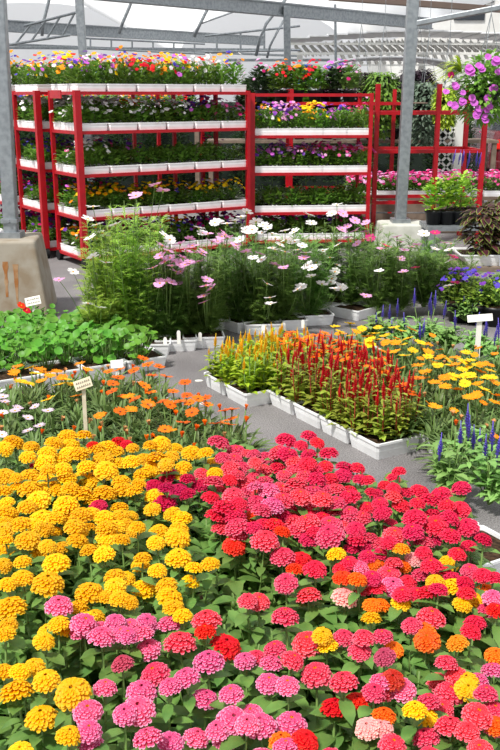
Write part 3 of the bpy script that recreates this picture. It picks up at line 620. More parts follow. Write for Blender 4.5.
# ------------------------------------------------------------------ concrete footings and posts
def footing(cx, cy, rz, w, d, h, tp, m, lab, stains=False, name='concrete_footing'):
    mb = MB(); mb.box((0,0,h/2), (w*tp,d*tp,h), 0, None, 1/tp); o = part(name, mb, [m, RUST], None, (cx,cy,0), (0,0,rz)); bevel(o, .02, 3); tag(o, lab, 'concrete block')
    if stains:
        for x, z, l, ww in ((-.05,.42,.32,.035),(.03,.44,.36,.03),(.1,.42,.25,.05),(.17,.40,.28,.045),(-.12,.43,.3,.03),(-.2,.4,.3,.03)):
            s = MB(); n = 7; q = []
            sl = (w-w*tp)/2/h*(d/w)
            for i in range(n+1):
                zz = z-l*i/n; k = ww*(.5+.5*R.random())*(1-.6*i/n)
                yy = -(d/2-(d-d*tp)/2*(zz/h))-.0015; q += [(x-k/2,yy,zz),(x+k/2,yy,zz)]
            s.add(q, [(2*i,2*i+1,2*i+3,2*i+2) for i in range(n)]); part('rust_streak', s, RUST, o)
    return o
b1 = P(30, 318); footing(-1.86, 6.75, .1, .78, .6, .56, .8, CONC, 'rust-stained concrete block holding the left post', True)
def post(px_t, py_t, px_b, py_b, Y, w, z0, ztop, lab, clamp=False, r=False):
    b = PY(px_b, py_b, Y); tx = PY(px_t, py_t, Y)
    dx = (tx.x-b.x)/(tx.z-b.z); t = thing('steel_post', lab, 'post', (b.x,Y,z0)); mb = MB()
    mb.bar((0,0,0), (dx*(ztop-z0),0,ztop-z0), w, w); bevel(part('pole', mb, GALV, t), .008)
    mb = MB(); mb.box((0,0,.02), (w*1.7,w*1.7,.04)); part('base_plate', mb, GALV, t)
    if clamp:
        mb = MB(); mb.box((0,0,.12), (w*1.25,w*1.25,.03)); mb.tube([(0,-w*.75,.12),(0,-w*.5,.12)], .012, 6); part('collar', mb, GALV, t)
    return t
post(1,45,12,240,6.75,.094,.56,3.4,'thick grey steel post on the stained concrete block',True)
footing(P(402,250).x, 9.7, .05, .56, .5, .28, .86, CONW, 'pale concrete block at the foot of the right post')
post(413,0,400,225,9.7,.11,.28,3.4,'grey steel post rising from the pale concrete block')
post(82,0,86,60,14,.11,0,3.6,'grey steel post behind the left racks')
post(289,12,290,95,17.5,.12,0,3.05,'grey steel post behind the centre rack')
# ------------------------------------------------------------------ racks and their trays
def flower_blob(r, palette, n, R0, h):
    """palette -> list of material indices"""
    mb = MB()
    for k in range(n):
        a = r.uniform(0, 6.3); rr = R0*r.uniform(.2,1); c = V((math.cos(a)*rr, math.sin(a)*rr, h*(1-.5*(rr/R0)**2)+r.uniform(-.03,.03))); nm = V((math.cos(a)*rr/R0*.7+r.uniform(-.3,.3), math.sin(a)*rr/R0*.7-.35, .8)).normalized()
        e1 = nm.orthogonal().normalized(); e2 = nm.cross(e1); rad = r.uniform(.011,.019); mi = r.choice(palette)
        for j in range(5):
            b = 2*PI*j/5; q = c+(e1*math.cos(b)+e2*math.sin(b))*rad*.5; pr = rad*.62
            mb.add([q+nm*.004]+[q+(e1*math.cos(2*PI*m/6)+e2*math.sin(2*PI*m/6))*pr+nm*.001*j for m in range(6)], [(0,1+m,1+(m+1)%6) for m in range(6)], mi)
    return mb
PM = [W_, BYL, Z['G'], PUR, PPK, Z['R'], BLU, MVE, DPK, CPK]
PAL = {'mixed': [0,1,2,3,5,7,1,2,6], 'white': [0], 'yellow': [1,2,1], 'purple': [3,6,7], 'pink': [4,9,8], 'red': [5,5,2], 'magenta': [8,3], 'violet': [7,3,9], 'bluev': [6,3,6]}
def clump(r, R0=.085, h=.15, n=60, L0=.05, wr=.5):
    mb = MB()
    if R0 > .18: n = int(n*2.8)
    for k in range(n):
        a = r.uniform(0, 6.3); rr = R0*r.uniform(.05,1)**.7; z = h*r.uniform(.12,1)*(1-.35*(rr/R0)**2); L = L0*r.uniform(.7,1.3)
        mb.leaf((math.cos(a)*rr*.7, math.sin(a)*rr*.7, z*.88), (math.cos(a), math.sin(a), r.uniform(.2,1.4)), L, L*wr, .3, 3, .2, 0)
    mb.tube([(0,0,-.02),(0,0,h*.5)], .006, 5, 1); return mb
CLM = [clump(random.Random(i), .10, .17, 190, .04).mesh('pansy_foliage', [LP, STEM], True) for i in range(4)]
FB = {}
def fb(p, n):
    k = (p, n, R.randrange(3))
    if k not in FB: FB[k] = flower_blob(random.Random(str(k)), PAL[p], int(n*1.5), .095, .185).mesh('blossoms', PM, False)
    return FB[k]
RT = tray_mesh(.294, .30, .066, t=.965)
PN = {'mixed':'mixed pansies','white':'white pansies','yellow':'yellow pansies','purple':'purple pansies','pink':'pink flowers','red':'red flowers','magenta':'magenta flowers','violet':'mauve flowers'}
LV = ['bottom shelf','fourth shelf','third shelf','second shelf','top shelf']
def rack(x, y, yaw, Wd, D, levels, label, group_name, fill, H=None, nx=6, ny=2, post_h=None, sides=True):
    t = thing('shelving_rack', label, 'plant rack', (x,y,0), yaw, 'red steel plant racks'); ph = post_h or levels[-1]+.01
    for a in (0, 1):
        for b in (0, 1):
            mb = MB(); pw = .056 if (a, b) == (0, 0) else .036; mb.box((a*Wd, b*D, (ph+.1)/2), (pw,pw,ph-.1)); part('post', mb, RED, t)
            mb = MB(); mb.tube([(a*Wd-.02,b*D,.05),(a*Wd+.02,b*D,.05)], .05, 12); mb.box((a*Wd,b*D,.085), (.03,.05,.04)); part('caster', mb, RUB, t)
    for z in levels:
        mb = MB()
        for b in (0, D): mb.box((Wd/2,b,z-.014), (Wd,.03,.028))
        for a in (0, Wd): mb.box((a,D/2,z-.014), (.03,D,.028))
        mb.box((Wd/2,D/2,z-.012), (Wd-.03,D-.03,.012), 1)
        part('shelf', mb, [RED, DECK], t)
    cw = Wd/nx; cd = D/ny; M = Matrix.Rotation(yaw, 3, 'Z')
    for li, z in enumerate(levels):
        f = fill(li)
        if f is None: continue
        for i in range(nx):
            for j in range(ny):
                pal, n, hs = f(i, j)
                if pal is None: continue
                p = V((x,y,z))+M @ V(((i+.5)*cw, (j+.5)*cd, 0)); side = 'front' if j == 0 else 'back'
                nm_ = LV[li+5-len(levels)]
                q = thing('flower_tray', f'tray of {PN[pal]}, {group_name}, {nm_}, {side} {ORD[i]} from left', 'flower tray', p, yaw, 'trays of flowers on the racks')
                link('tray', RT, q, (0,0,.001))
                for s in (-1, 1):
                    pl = link('plant', R.choice(CLM), q, (s*.072, R.uniform(-.02,.0), .045), (0,0,R.uniform(0,6)), (1.05,1.5,hs*R.uniform(1.1,1.5)))
                    if n: link('blossoms', fb(pal, n), pl, (0,0,0), (0,0,-pl.rotation_euler.z))
    return t
LEVA = [.10,.47,.86,1.24,1.58]
def fillA(li):
    def f(i, j):
        if li == 4: return (R.choice(['mixed','mixed','yellow','white','red','purple','mixed']), R.choice([8,12,16]), 1.15)
        if li == 3: return (['white','white','red' if j else 'white','white','purple','pink'][i], 10, .95)
        if li == 2: return ('white', 16, 1.0) if (i == 0 and j == 0) else (R.choice(['purple','pink','mixed']), R.choice([0,0,4]), .9)
        if li == 1: return (R.choice(['yellow','yellow','mixed']), 8, .85)
        return (['mixed','magenta','magenta'][i % 3], 10, .95)
    return f
X0, Y0, YA = -1.53, 8.52, math.radians(33)
rack(X0, Y0, YA, 1.80, .62, LEVA, 'red plant rack nearest, left of the middle post', 'near rack', fillA)
sd = V((-math.sin(YA), math.cos(YA), 0))
def fillB(li):
    def f(i, j):
        if li < 4 and i > 2: return (None, 0, 0)
        if li == 4: return ('mixed', 12, 1.15)
        return (['magenta','magenta','purple','white'][li], [10,6,3,12][li], .95)
    return f
b2 = V((X0,Y0,0))+sd*.78+V((-.06,-.05,0)); rack(b2.x, b2.y, YA, 1.80, .62, LEVA, 'red plant rack standing behind the nearest rack', 'left rear rack', fillB)
b3 = b2+sd*.78; rack(b3.x-.1, b3.y, YA, 1.8, .62, LEVA, 'red plant rack, third in line behind left post', 'farthest left rack', fillB)
LEVD = [.10,.39,.79,1.16]
def fillD(li):
    def f(i, j):
        if li == 3: return (['mixed','violet','yellow','purple','mixed','violet'][i] if i < 4 else 'pink', [12,14,10,8,4,2][i], 1.1)
        if li == 2: return (['violet','violet','violet','pink','pink','white'][i], [4,16,16,12,8,6][i], .95)
        if li == 1: return ('purple', 0, .95)
        return ('magenta', 5, .9)
    return f
LV_D = LEVD
rk = rack(.02, 9.62, math.radians(5), 1.21, .6, LEVD, 'red plant rack in the centre with mauve flowers', 'centre rack', fillD, nx=5, post_h=1.57)
mb = MB()
for b in (0,.6): mb.box((.605,b,1.55), (1.21,.03,.03))
for a in (0,1.21): mb.box((a,.3,1.55), (.03,.6,.03))
part('top_rail', mb, RED, rk)
# open rack frame right of centre
def frame(x, y, yaw, Wd, D, zs, H, lab, posts=((0,0),(1,0),(0,1),(1,1))):
    t = thing('shelving_rack', lab, 'plant rack', (x,y,0), yaw, 'red steel plant racks')
    for a, b in posts:
        mb = MB(); mb.box((a*Wd,b*D,H/2), (.045,.045,H)); part('post', mb, RED, t)
    for z in zs:
        mb = MB()
        for b in (0, D): mb.box((Wd/2,b,z), (Wd,.03,.035))
        for a in (0, Wd): mb.box((a,D/2,z), (.03,D,.035))
        part('rail', mb, RED, t)
    return t
frame(1.32, 9.98, .10, 1.16, .6, (.45,.98,1.37), 1.66, 'empty red rack frame around the right post', ((0,0),(.12,1),(.56,0),(1,0),(1,1)))
frame(.5, 11.6, .03, 1.35, .6, (.4,.9,1.45), 1.62, 'red rack frame behind the centre rack with potted flowers')
# potted flowers on top of far frame + background hanging greenery
def pot_mesh(r, h, m):
    mb = MB(); mb.tube([(0,0,0),(0,0,h*.85),(0,0,h*.86),(0,0,h)], [r*.72,r*.95,r*1.05,r*1.05], 14, 0); mb.tube([(0,0,h*.9),(0,0,h+.001)], [r*.9,r*.93], 12, 1)
    return mb.mesh('pot', [m, SOIL], True)
POTB = pot_mesh(.09, .14, BLK); POTW = pot_mesh(.09, .1, WHT)
def potted(p, lab, foliage, pal, n, s=1.0, pot=None, name='potted_flower', h=.25, R0=.16, flat=1, group=None, L0=.06, wr=.5, dens=110, blossom=1.0):
    t = thing(name, lab, 'potted plant', p, 0, group); link('pot', pot or POTB, t)
    r = random.Random(str(lab)); ph = .12
    part('foliage', clump(r, R0, h, dens, L0, wr), [foliage, STEM], t, (0,0,ph), smooth=True)
    if n:
        o = link('blossoms', flower_blob(r, PAL[pal], n, R0/blossom, h*1.05/blossom).mesh('blossoms', PM, False), t, (0,0,ph), (0,0,0), blossom)
    return t
Yf = 11.9
for px, lab, fol, pal, n in [(262,'dark leafy pot with sparse pink flowers, far centre',LD,'pink',14),(281,'pot of red and pink flowers left of the middle post',LP,'red',20),(297,'red geranium pot right of the middle post',LP,'red',26),(315,'bushy green pot with red and yellow flowers, far centre',LP,'red',16),
    (335,'purple petunia pot on the far red frame',LD,'purple',40),(349,'pink and white flower pot above white tray, far centre',LS,'pink',20)]:
    q = PY(px, 96, Yf+R.uniform(-.1,.1)); potted(V((q.x, q.y, 1.467)), lab, fol, pal, n, h=.34, R0=.2, blossom=1.4, dens=170, L0=.075)
mb = MB(); mb.box((.9+.28,11.9,1.458), (1.95,.42,.012)); tag(part('shelf_board', mb, WOOD), 'grey board carrying the far centre flower pots', 'shelf')
# bench far back behind with rows of trays of flowers (left background, y 55-62)
def bench(x0, x1, y0, y1, z, lab, m=WOOD, legs=True, th=.04):
    t = thing('bench', lab, 'bench', ((x0+x1)/2,(y0+y1)/2,0)); w = x1-x0; d = y1-y0; mb = MB(); n = max(2, int(d/.12))
    for i in range(n): mb.box((0,-d/2+(i+.5)*d/n,z-th/2), (w,d/n*.86,th))
    part('top', mb, m, t)
    for a in (-1,1):
        for b in (-1,1):
            mb = MB(); mb.box((a*(w/2-.05), b*(d/2-.05), (z-th)/2), (.06,.06,z-th)); part('leg', mb, m, t)
    return t
bb = bench(1.15, 3.6, 10.85, 11.5, .42, 'low wooden bench of pink flower trays behind racks')
for zb in (.30,.18,.06):
    mb = MB(); mb.box((0,-.325,zb), (2.4,.025,.1)); part('side_board', mb, WOOD, bb)
bench(-4.8, -.7, 13.4, 14.2, 1.35, 'tall far bench of mixed flowers behind left racks')
def fill_bench(x0, x1, y, z, lab, pals, rows=2, step=.31, hs=1.1, n=12):
    i = 0; x = x0+.16
    while x < x1-.1:
        for j in range(rows):
            pal = R.choice(pals)
            q = thing('flower_tray', f'tray of {PN[pal]} on {lab}, {"front" if j == 0 else "back"} {ORD[i]} from left', 'flower tray', (x, y+.18+j*.33, z), 0, 'trays of flowers on benches')
            link('tray', RT, q, (0,0,.001))
            for s in (-1, 1):
                pl = link('plant', R.choice(CLM), q, (s*.072,0,.045), (0,0,R.uniform(0,6)), (1.05,1.4,hs)); link('blossoms', fb(pal, n), pl, (0,0,0), (0,0,-pl.rotation_euler.z))
        x += step; i += 1
fill_bench(1.15, 3.6, 10.85, .42, 'the low far bench', ['pink','pink','magenta','pink'], 2, n=22)
fill_bench(-4.8, -.7, 13.4, 1.35, 'the tall far bench', ['mixed','red','purple','mixed'], 2, n=12)
# second far bench with greenery
bench(-.6, 3.45, 13.2, 13.8, .95, 'far wooden bench of dark potted shrubs', WOOD)
for i, (px, top, fol, lab, w) in enumerate([(250,72,LD,'dark green shrub, far bench behind centre rack',.2),(272,75,LD,'dark shrub behind pink potted flowers',.2),(300,80,LP,'mid green shrub behind the red geraniums',.2),(328,78,LPD,'dark purple shrub behind the petunia pot',.22),
        (372,66,LP,'bushy green shrub left of the right post',.26),(395,72,LD,'dark green shrub right behind the right post',.24),(425,70,LPD,'black-leaved shrub above the grey trailing plant',.26),(445,90,LD,'dark shrub left of the white lattice',.2)]):
    q = PY(px, 100, 13.5); top_z = PY(px, top, 13.5).z
    potted(V((q.x, 13.5, .952)), lab, fol, 'pink', 3 if i < 4 else 0, h=top_z-.95-.12, R0=w*1.1, dens=400, L0=.11, wr=.6, pot=POTB)
for px, y0, y1, Yh, rr0, lab, fol in [(360,72,105,12.95,.24,'dark purple hanging plant left of the green trailing one',LPD),(383,72,136,12.6,.25,'trailing green hanging plant left of right post',LP),(417,70,96,13.05,.25,'black-leaved hanging plant just right of the post',LPD),
        (427,82,150,12.5,.24,'grey-green trailing plant right of the post',LGR),(447,88,126,12.0,.15,'small pale green hanging plant above the lattice',LLM)]:
    a = PY(px, y0, Yh); b = PY(px, y1, Yh); t = thing('hanging_plant', lab, 'hanging plant', (a.x,Yh,a.z), 0)
    mb = MB(); L = a.z-b.z
    for k in range(1000):
        an = R.uniform(0,6.3); f = R.random(); z = -f*L; rr = rr0*math.sqrt(R.uniform(.15,1))*math.sin(PI*min(1,.18+f*.75))**.6; w = .06
        mb.leaf((math.cos(an)*rr, math.sin(an)*rr, z), (math.cos(an), math.sin(an), R.uniform(-1,.8)), w*R.uniform(.8,1.3), w*.6, .4, 3, .2, 0)
    part('foliage', mb, [fol], t, smooth=True)
    mb = MB(); mb.tube([(0,0,-.2),(0,0,-.1),(0,0,-.06)], [.07,.11,.12], 14); part('basket', mb, BLK, t)
    mb = MB()
    for k in range(3): mb.tube([(math.cos(2.1*k)*.12, math.sin(2.1*k)*.12, -.06),(0,0,.6)], .003, 4)
    mb.tube([(0,0,.6),(0,0,3.02-a.z)], .003, 4); part('hanger_wire', mb, GALV, t)
# hanging petunia basket, near right
hb = PY(486, 88, 8.3); t = thing('hanging_basket', 'hanging basket of mauve petunias at the upper right', 'hanging plant', hb); mb = MB()
r = random.Random(5)
for k in range(1500):
    v = V((r.gauss(0,1), r.gauss(0,1), r.gauss(0,1))).normalized()*r.uniform(.12,.31); v.z *= .95
    mb.leaf(v, (v.x, v.y, v.z*.3+r.uniform(-.1,.15)), .06*r.uniform(.8,1.3), .034, .3, 3, .2, 0)
part('foliage', mb, [LP], t, smooth=True)
mb = MB()
for k in range(60):
    a = r.uniform(2.2,4.3); e = r.uniform(.2,1.3); L = r.uniform(.22,.38); mb.leaf((-.24,-.12,.12), (math.cos(a)*math.cos(e), math.sin(a)*math.cos(e)*.6, math.sin(e)), L, .018, .6, 4, .2)
part('strap_leaves', mb, [LLM], t, smooth=True, label='lime yellow strap leaves')
pet = lambda rr: daisy(5, 1.15, rr, cup=.35, blunt=True, eyeR=.1, eyeH=.05)
PT = vars_(pet, [MVE, PUR, LP]); PT2 = vars_(pet, [DPK, PUR, LP])
PTL = [(x+R.uniform(-3,3), y+R.uniform(-3,3)) for x, y in ((456,87),(462,100),(469,71),(481,67),(497,62),(488,98),(495,88),(487,110),(478,112),(488,118),(470,70),(452,104)) for _ in range(2)]
for x, y in PTL+list(((456,87),(462,100),(468,70),(470,69),(469,72),(451,75),(450,104),(481,67),(474,103),(488,98),(497,62),(488,57),(495,88),(478,112),(487,110),(484,118),(476,116),(489,104),(498,72),(472,98),(463,93),(446,92))):
    q = PY(x, y, 8.05)-hb; link('flower_head', R.choice(PT2 if x < 452 and y < 80 else PT), t, q, (1.25+R.uniform(-.4,.25), R.uniform(-.35,.35), 0), R.uniform(.024,.036))
mb = MB()
mb.tube([(0,0,-.12),(0,0,.03)], [.1,.15], 14); part('basket', mb, BLK, t)
mb = MB()
for k in range(3): mb.tube([(math.cos(2.1*k)*.15, math.sin(2.1*k)*.15, .03),(0,0,.6)], .003, 4)
mb.tube([(0,0,.6),(0,0,3.0-hb.z)], .003, 4); part('hanger_wire', mb, GALV, t)
# black pots with leafy plants on metal bench
bench(1.72, 2.75, 8.95, 9.45, .33, 'low grey metal bench of black pots', GALV)
for i, (px, lab) in enumerate([(434,'yellow-green leafy plant in black pot, leftmost on bench'),(447,'yellow-green leafy plant in black pot, second on bench'),(460,'tallest yellow-green leafy plant in black pot on bench')]):
    q = PY(px, 210, 9.15); potted(V((q.x, 9.15, .331)), lab, LB, 'white', 0, h=[.36,.42,.44][i], R0=.15, dens=170, L0=.07, wr=.6, name='potted_herb', group='leafy plants in black pots')
for i, (px, top, lab) in enumerate([(455,150,'purple salvia rising behind the leafy pots, left stem'),(470,150,'purple salvia behind the leafy pots, right stem')]):
    q = PY(px, 210, 9.33); t = potted(V((q.x, 9.33, .331)), lab, LS, 'white', 0, h=.45, R0=.08, dens=60, name='potted_salvia')
    for k in range(4):
        zz = PY(px, top, 9.33).z-.331-.1; link('flower_spike', R.choice(SPK['B']), t, (R.uniform(-.07,.07), R.uniform(-.04,.04), zz+R.uniform(-.05,.03)), (R.uniform(-.2,.2), R.uniform(-.3,.3), 0), 1.2)
# coleus
bench(1.62, 3.0, 7.3, 7.95, .235, 'low bench under the coleus tray', WOOD)
mb = MB(); b = (2.26,7.55,.236); CTY = tray_mesh(1.15, .4, .09, ribs=True); tag(link('planting_tray', CTY, None, b), 'long white tray of dark coleus at the right', 'tray')
def coleus(x, y, h, lab):
    t = thing('coleus_plant', lab, 'plant', (x,y,.30), 0, 'dark coleus plants'); mb = MB()
    for k in range(230):
        a = R.uniform(0,6.3); rr = R.uniform(.02,.13); z = h*R.uniform(.1,1)*(1-.2*rr/.13); L = R.uniform(.06,.1); d = (math.cos(a), math.sin(a), R.uniform(-.2,.6)); p = V((math.cos(a)*rr, math.sin(a)*rr, z))
        mb.leaf(p+V((0,0,-.003)), d, L*1.08, L*.62, .5, 4, .2, 1); mb.leaf(p, d, L, L*.5, .5, 4, .2, 0)
    mb.tube([(0,0,0),(0,0,h*.8)], .006, 5, 0); part('foliage', mb, [LK, LKE], t, smooth=True)
for x, y, h, lab in [(1.87,7.48,.42,'dark coleus with green edges, leftmost in long tray'),(2.07,7.6,.5,'dark coleus with green edges, second in long tray'),(2.27,7.48,.48,'dark coleus with green edges at photo right edge'),(2.5,7.58,.5,'dark coleus beyond the right edge')]: coleus(x, y, h, lab)
# blue lobelia patch below coleus
for i, (px, py, lab) in enumerate([(455,318,'trailing blue-violet flower clump, left one below coleus'),(472,320,'trailing blue-violet flower clump, middle one below coleus'),(490,322,'trailing blue-violet flower clump, right one below coleus')]):
    q = P(px, py); potted(V((q.x,q.y-.1,0)), lab, LC, 'bluev', 30, h=.24, R0=.17, dens=150, blossom=1.0, pot=POTB, L0=.04)
mb = MB(); mb.box((0,0,.72), (13.2,.05,1.44)); struct(part('wall_rear_dark_backdrop', mb, mat('dark_green_backdrop', (34,46,38), rough=.9, nscale=3, ncol=(20,28,24), nmix=.8), None, (-3.0,15.6,0)))  # dark sheet added so the gaps behind the racks stay dark
for i in range(19):
    x = -5.6+i*.5+R.uniform(-.08,.08); hh = R.uniform(1.15,1.5)
    potted(V((x,15.0+R.uniform(-.12,.12),0)), f'dark potted shrub against the rear windbreak, {ORD[i]} from the left end', LD, 'pink', R.choice([0,0,8]), h=hh, R0=.27, dens=300, L0=.085, wr=.5, name='potted_shrub', group='shrubs along the rear backdrop')
    AUTO.append((C.objects[-1], '', [], (0,0))) if False else None
# lattice, column, car, awning, pergola, building, tarp
mb = MB(); c = PY(446, 165, 12.9); x0 = c.x-.13; z0 = .2
for i in range(-1, 10):
    for s in (-1, 1):
        a = V((x0 if s > 0 else x0+.26, 12.9, z0+i*.14)); b = V((x0+.26 if s > 0 else x0, 12.9, z0+i*.14+.26)); mb.bar(a, b, .012, .03)
t = thing('lattice_panel', 'white diamond lattice panel beside the white column', 'lattice', (0,0,0)); part('lattice', mb, LATT, t)
mb = MB()
for xx in (x0, x0+.26): mb.box((xx,12.9,.85), (.03,.03,1.7))
part('frame', mb, LATT, t)
c = PY(460, 130, 12.95); mb = MB(); mb.box((0,0,1.0), (.15,.15,2.0)); mb.box((0,0,.06), (.2,.2,.12)); mb.box((0,0,1.97), (.2,.2,.06)); tag(part('column', mb, LATT, None, (c.x,12.95,0)), 'square white column right of the lattice', 'column')
t = thing('car', 'dark red parked car behind the coleus at right', 'car', (4.95,16.9,0), 0)
def loft(secs, m, name, parent):
    mb = MB(); n = len(secs[0])
    vv = [q for s in secs for q in s]; fs = [(i*n+k, i*n+(k+1)%n, (i+1)*n+(k+1)%n, (i+1)*n+k) for i in range(len(secs)-1) for k in range(n)]
    fs += [tuple(range(n))[::-1], tuple((len(secs)-1)*n+k for k in range(n))]; mb.add(vv, fs); o = part(name, mb, m, parent, smooth=False); bevel(o, .04, 3); return o
bodyp = [(-.85,.3),(-.88,.6),(-.8,.95),(.8,.95),(.88,.6),(.85,.3)]
loft([[(x*sc, y, z*zz+.02) for x, z in bodyp] for y, sc, zz in ((-.9,.9,.94),(-.75,1,1),(1.5,1,1),(3.2,.97,.85),(3.4,.88,.8))], CARR, 'body', t)
cab = [(-.78,.9),(-.62,1.45),(.62,1.45),(.78,.9)]
loft([[(x*sc, y, .9+(z-.9)*zz) for x, z in cab] for y, sc, zz in ((-.7,.95,.1),(-.3,1,1),(1.1,1,1),(1.9,.95,.1))], WIN, 'windows', t)
for s in (-1, 1):
    mb = MB(); mb.box((s*.68,-.88,.75), (.26,.08,.16)); bevel(part('tail_lamp', mb, LAMP, t), .02)
    for y in (0, 2.5):
        mb = MB(); mb.tube([(s*.72,y,.32),(s*.9,y,.32)], .32, 20); part('wheel', mb, RUB, t)
mb = MB(); mb.box((0,-.93,.42), (1.6,.1,.16)); bevel(part('bumper', mb, CARR, t), .03)
# pergola roof with slats
t = thing('pergola', 'white slatted pergola roof in the upper right background', 'pergola', (3.6,22.5,0))
mb = MB()
for i in range(34):
    x = -2.6+i*.17; z = 2.62+.10*math.sin(i/33*PI); mb.bar((x, -.6, z), (x+.18, -.3, z-.2), .02, .09); mb.bar((x+.05, .3, z+.02), (x+.28, -.25, z-.22), .02, .07)
for i in range(30):
    x = -1.6+i*.17; mb.bar((x, -1.0, 2.42), (x+.16, -.8, 2.2), .02, .1)
part('slat', mb, LATT, t)
mb = MB(); n = 14
for i in range(n):
    x = -2.7+i*5.9/n; z = 2.75+.16*math.sin((i+.5)/n*PI); mb.box((x+.2,.3,z), (.44,2.2,.03))
part('roof_panel', mb, WHT, t)
mb = MB(); mb.box((.25,-1.05,2.42), (5.9,.06,.05)); mb.box((.25,-.65,2.64), (5.9,.06,.05)); mb.box((.25,-1.05,2.18), (5.3,.05,.03)); part('beam', mb, LATT, t)
for x in (-2.5, .2, 3.1):
    mb = MB(); mb.box((x,-.9,1.2), (.12,.12,2.4)); part('column', mb, LATT, t)
# awning
t = thing('awning', 'low curved white canopy behind the potted flowers', 'canopy', (2.6,18.5,0)); mb = MB(); n = 12; vs_ = []
for i in range(n+1):
    a = max(1e-6,min(PI-1e-6,PI*i/n)); x = -math.cos(a)*1.3
    for y in (-.6,.8): vs_ += [(x,y,1.88+.36*math.sin(a)**.6),(x,y,1.86+.34*math.sin(a)**.6)]
mb.add(vs_, [(4*i,4*i+4,4*i+6,4*i+2) for i in range(n)]+[(4*i+1,4*i+3,4*i+7,4*i+5) for i in range(n)]+[(4*i,4*i+1,4*i+5,4*i+4) for i in range(n)]+[(4*i+2,4*i+6,4*i+7,4*i+3) for i in range(n)])
part('cover', mb, WHT, t, smooth=True)
for a in (-1.25,1.25):
    for b in (-.5,.7):
        mb = MB(); mb.tube([(a,b,0),(a,b,1.85)], .03, 8); part('leg', mb, GALV, t)
mb = MB(); c = PY(304, 72, 20); mb.box((0,0,1.05), (.28,.26,2.1), 0, None, .9); mb.box((0,0,2.12), (.34,.3,.06)); o = part('blue_bin', mb, BLUE, None, (c.x,20,0)); bevel(o, .04, 3); tag(o, 'blue covered bin far behind the middle post', 'bin')
# building
t = thing('building', 'pale building with dark windows beyond the pergola', 'building', (9.4,34,0)); mb = MB(); mb.box((0,0,3.0), (10.2,3,6.0)); part('wall', mb, WALLW, t)
for x, z, w, h in ((-2.2,4.15,1.0,.5),(-.7,4.2,.7,.5),(.5,3.9,.5,.7),(-1.6,4.7,.35,.5)):
    mb = MB(); mb.box((x,-1.52,z), (w,.06,h)); part('window', mb, WIN, t)
mb = MB(); mb.box((-.1,-1.6,4.35), (.9,.2,1.3)); part('pilaster', mb, TAN, t)
# ------------------------------------------------------------------ greenhouse frame
def beam(a, b, w, h, lab, m=GALV, name='roof_beam', flange=True):
    a = V(a); b = V(b); o = thing(name, lab, 'roof beam', (a+b)/2); mb = MB(); c = (a+b)/2
    mb.bar(a-c, b-c, w, h); bevel(part('beam', mb, m, o), .01)
    if flange: mb = MB(); mb.bar(a-c+V((0,0,h*.45)), b-c+V((0,0,h*.45)), w*1.5, h*.12); mb.bar(a-c-V((0,0,h*.45)), b-c-V((0,0,h*.45)), w*1.5, h*.12); part('flange', mb, m, o)
    return o
beam(P(-60,22,3.0), P(262,41,3.0), .12, .24, 'wide grey gutter beam across the upper left')
beam(P(60,-12,3.0), P(430,24,3.0), .12, .22, 'wide grey gutter beam across the top centre')
beam(P(330,-3,3.0), P(560,14,3.0), .1, .1, 'narrow brownish beam at the top right', GALB, flange=False)
beam(PY(408,25,9.7), PY(560,-4,9.2), .05, .055, 'slanting grey brace from the right post', flange=False)
beam(P(-80,41,2.75), P(300,56,2.75), .06, .07, 'thin lower tie bar across the left background', flange=False)
beam(P(-80,47,2.6), P(300,50,2.6), .06, .06, 'thin far tie bar above the left flowers', flange=False)
beam(P(225,60,2.3), P(330,60,2.3), .05, .06, 'thin tie bar left of the middle post', flange=False)
def tubes(pts, r, lab, name='roof_hoop'):
    pts = [V(p) for p in pts]; c = pts[0]; mb = MB(); mb.tube([p-c for p in pts], r, 8); tag(part(name, mb, GALV, None, c, smooth=True), lab, 'roof hoop')
def arc(l, Y): return [PY(x, y, Y) for x, y in l]
tubes(arc([(55,-30),(51,-8),(47,8),(43,24),(42,36)], 21.5), .035, 'curved roof hoop left of the rear left post')
tubes(arc([(222,-25),(214,-5),(207,10),(200,24),(194,37)], 22), .035, 'curved roof hoop in the middle of the upper left')
tubes(arc([(142,-25),(134,-5),(129,8),(123,22),(119,34)], 22), .035, 'curved roof hoop right of the rear left post')
tubes(arc([(290,-6),(277,10),(266,24),(260,38),(256,56)], 19), .03, 'curved hoop left of the middle post')
tubes(arc([(284,20),(276,34),(270,46),(267,58)], 20), .025, 'small curved hoop beside the middle post')
post(338,10,339,100,20,.05,0,3.3,'thin upright bar right of the middle post')
tubes(arc([(200,24),(245,8)], 22), .015, 'thin diagonal brace wire upper centre', 'brace')
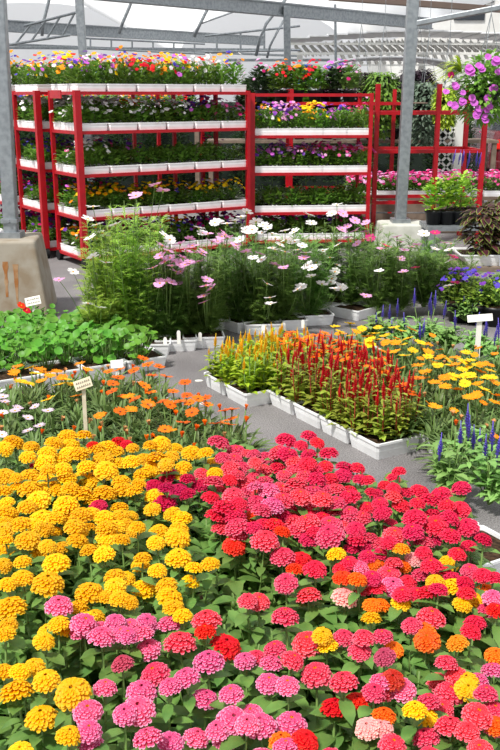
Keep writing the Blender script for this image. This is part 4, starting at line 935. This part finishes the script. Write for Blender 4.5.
def truss(pa, pb, pc, pd, Y, n, lab):
    t = thing('roof_truss', lab, 'roof truss', PY(pa[0], pa[1], Y)); o = V(t.location); mb = MB(); A, B, Cc, D = [PY(*q, Y)-o for q in (pa, pb, pc, pd)]
    mb.tube([A, B], .025, 6); part('chord', mb, GALV, t); mb = MB(); mb.tube([Cc, D], .025, 6); part('chord', mb, GALV, t)
    for i in range(n):
        k = (i+.5)/n; mb = MB(); mb.tube([A.lerp(B,k), Cc.lerp(D,k)], .02, 6); part('strut', mb, GALV, t)
truss((24,26),(82,11),(8,45),(70,35), 18, 4, 'ladder truss left of the rear left post')
truss((205,36),(300,26),(205,52),(300,50), 20, 4, 'ladder truss left of the middle post')
truss((80,38),(205,44),(80,48),(205,54), 23, 6, 'long low ladder truss behind the left flowers')
# translucent film vaults
def vault(x0, x1, y0, y1, z0, rise, name):
    mb = MB(); n = 14; vs_ = []
    for i in range(n+1):
        a = PI*i/n; x = (x0+x1)/2-math.cos(a)*(x1-x0)/2; z = z0+rise*math.sin(a)
        vs_ += [(x,y0,z),(x,y1,z)]
    mb.add(vs_, [(2*i,2*i+2,2*i+3,2*i+1) for i in range(n)]); struct(part(name, mb, FILM, smooth=True))
vault(-16, -3.0, 14.5, 42, 3.1, 2.2, 'ceiling_left'); vault(-3.0, 4.2, 14.5, 42, 3.1, 2.0, 'ceiling_centre')
mb = MB(); mb.add([(-18,42,0),(30,42,0),(30,42,7),(-18,42,7)], [(0,1,2,3)]); struct(part('wall_back', mb, FILM))
# two white scraps on the path
for px, py, lab in ((204,404,'white paper scrap on the path by yellow celosia'),(199,381,'small white petal on the grey path')):
    mb = MB(); mb.tube([(0,0,0),(0,0,.004)], [.02,.02], 7); o = part('paper_scrap', mb, CARD, None, P(px,py)); o.scale = (1.2,.7,1); tag(o, lab, 'litter')
mb = MB(); c = PY(58, 92, 8.7); mb.box((0,0,0), (.26,.01,.07)); tag(part('placard', mb, RED, None, (c.x,c.y-.12,c.z-.02), (0,0,YA+PI/2+PI)), 'blank red placard on the end of the near rack', 'sign')
finish_labels()
print('top', sum(1 for o in C.objects if not o.parent), 'all', len(C.objects))
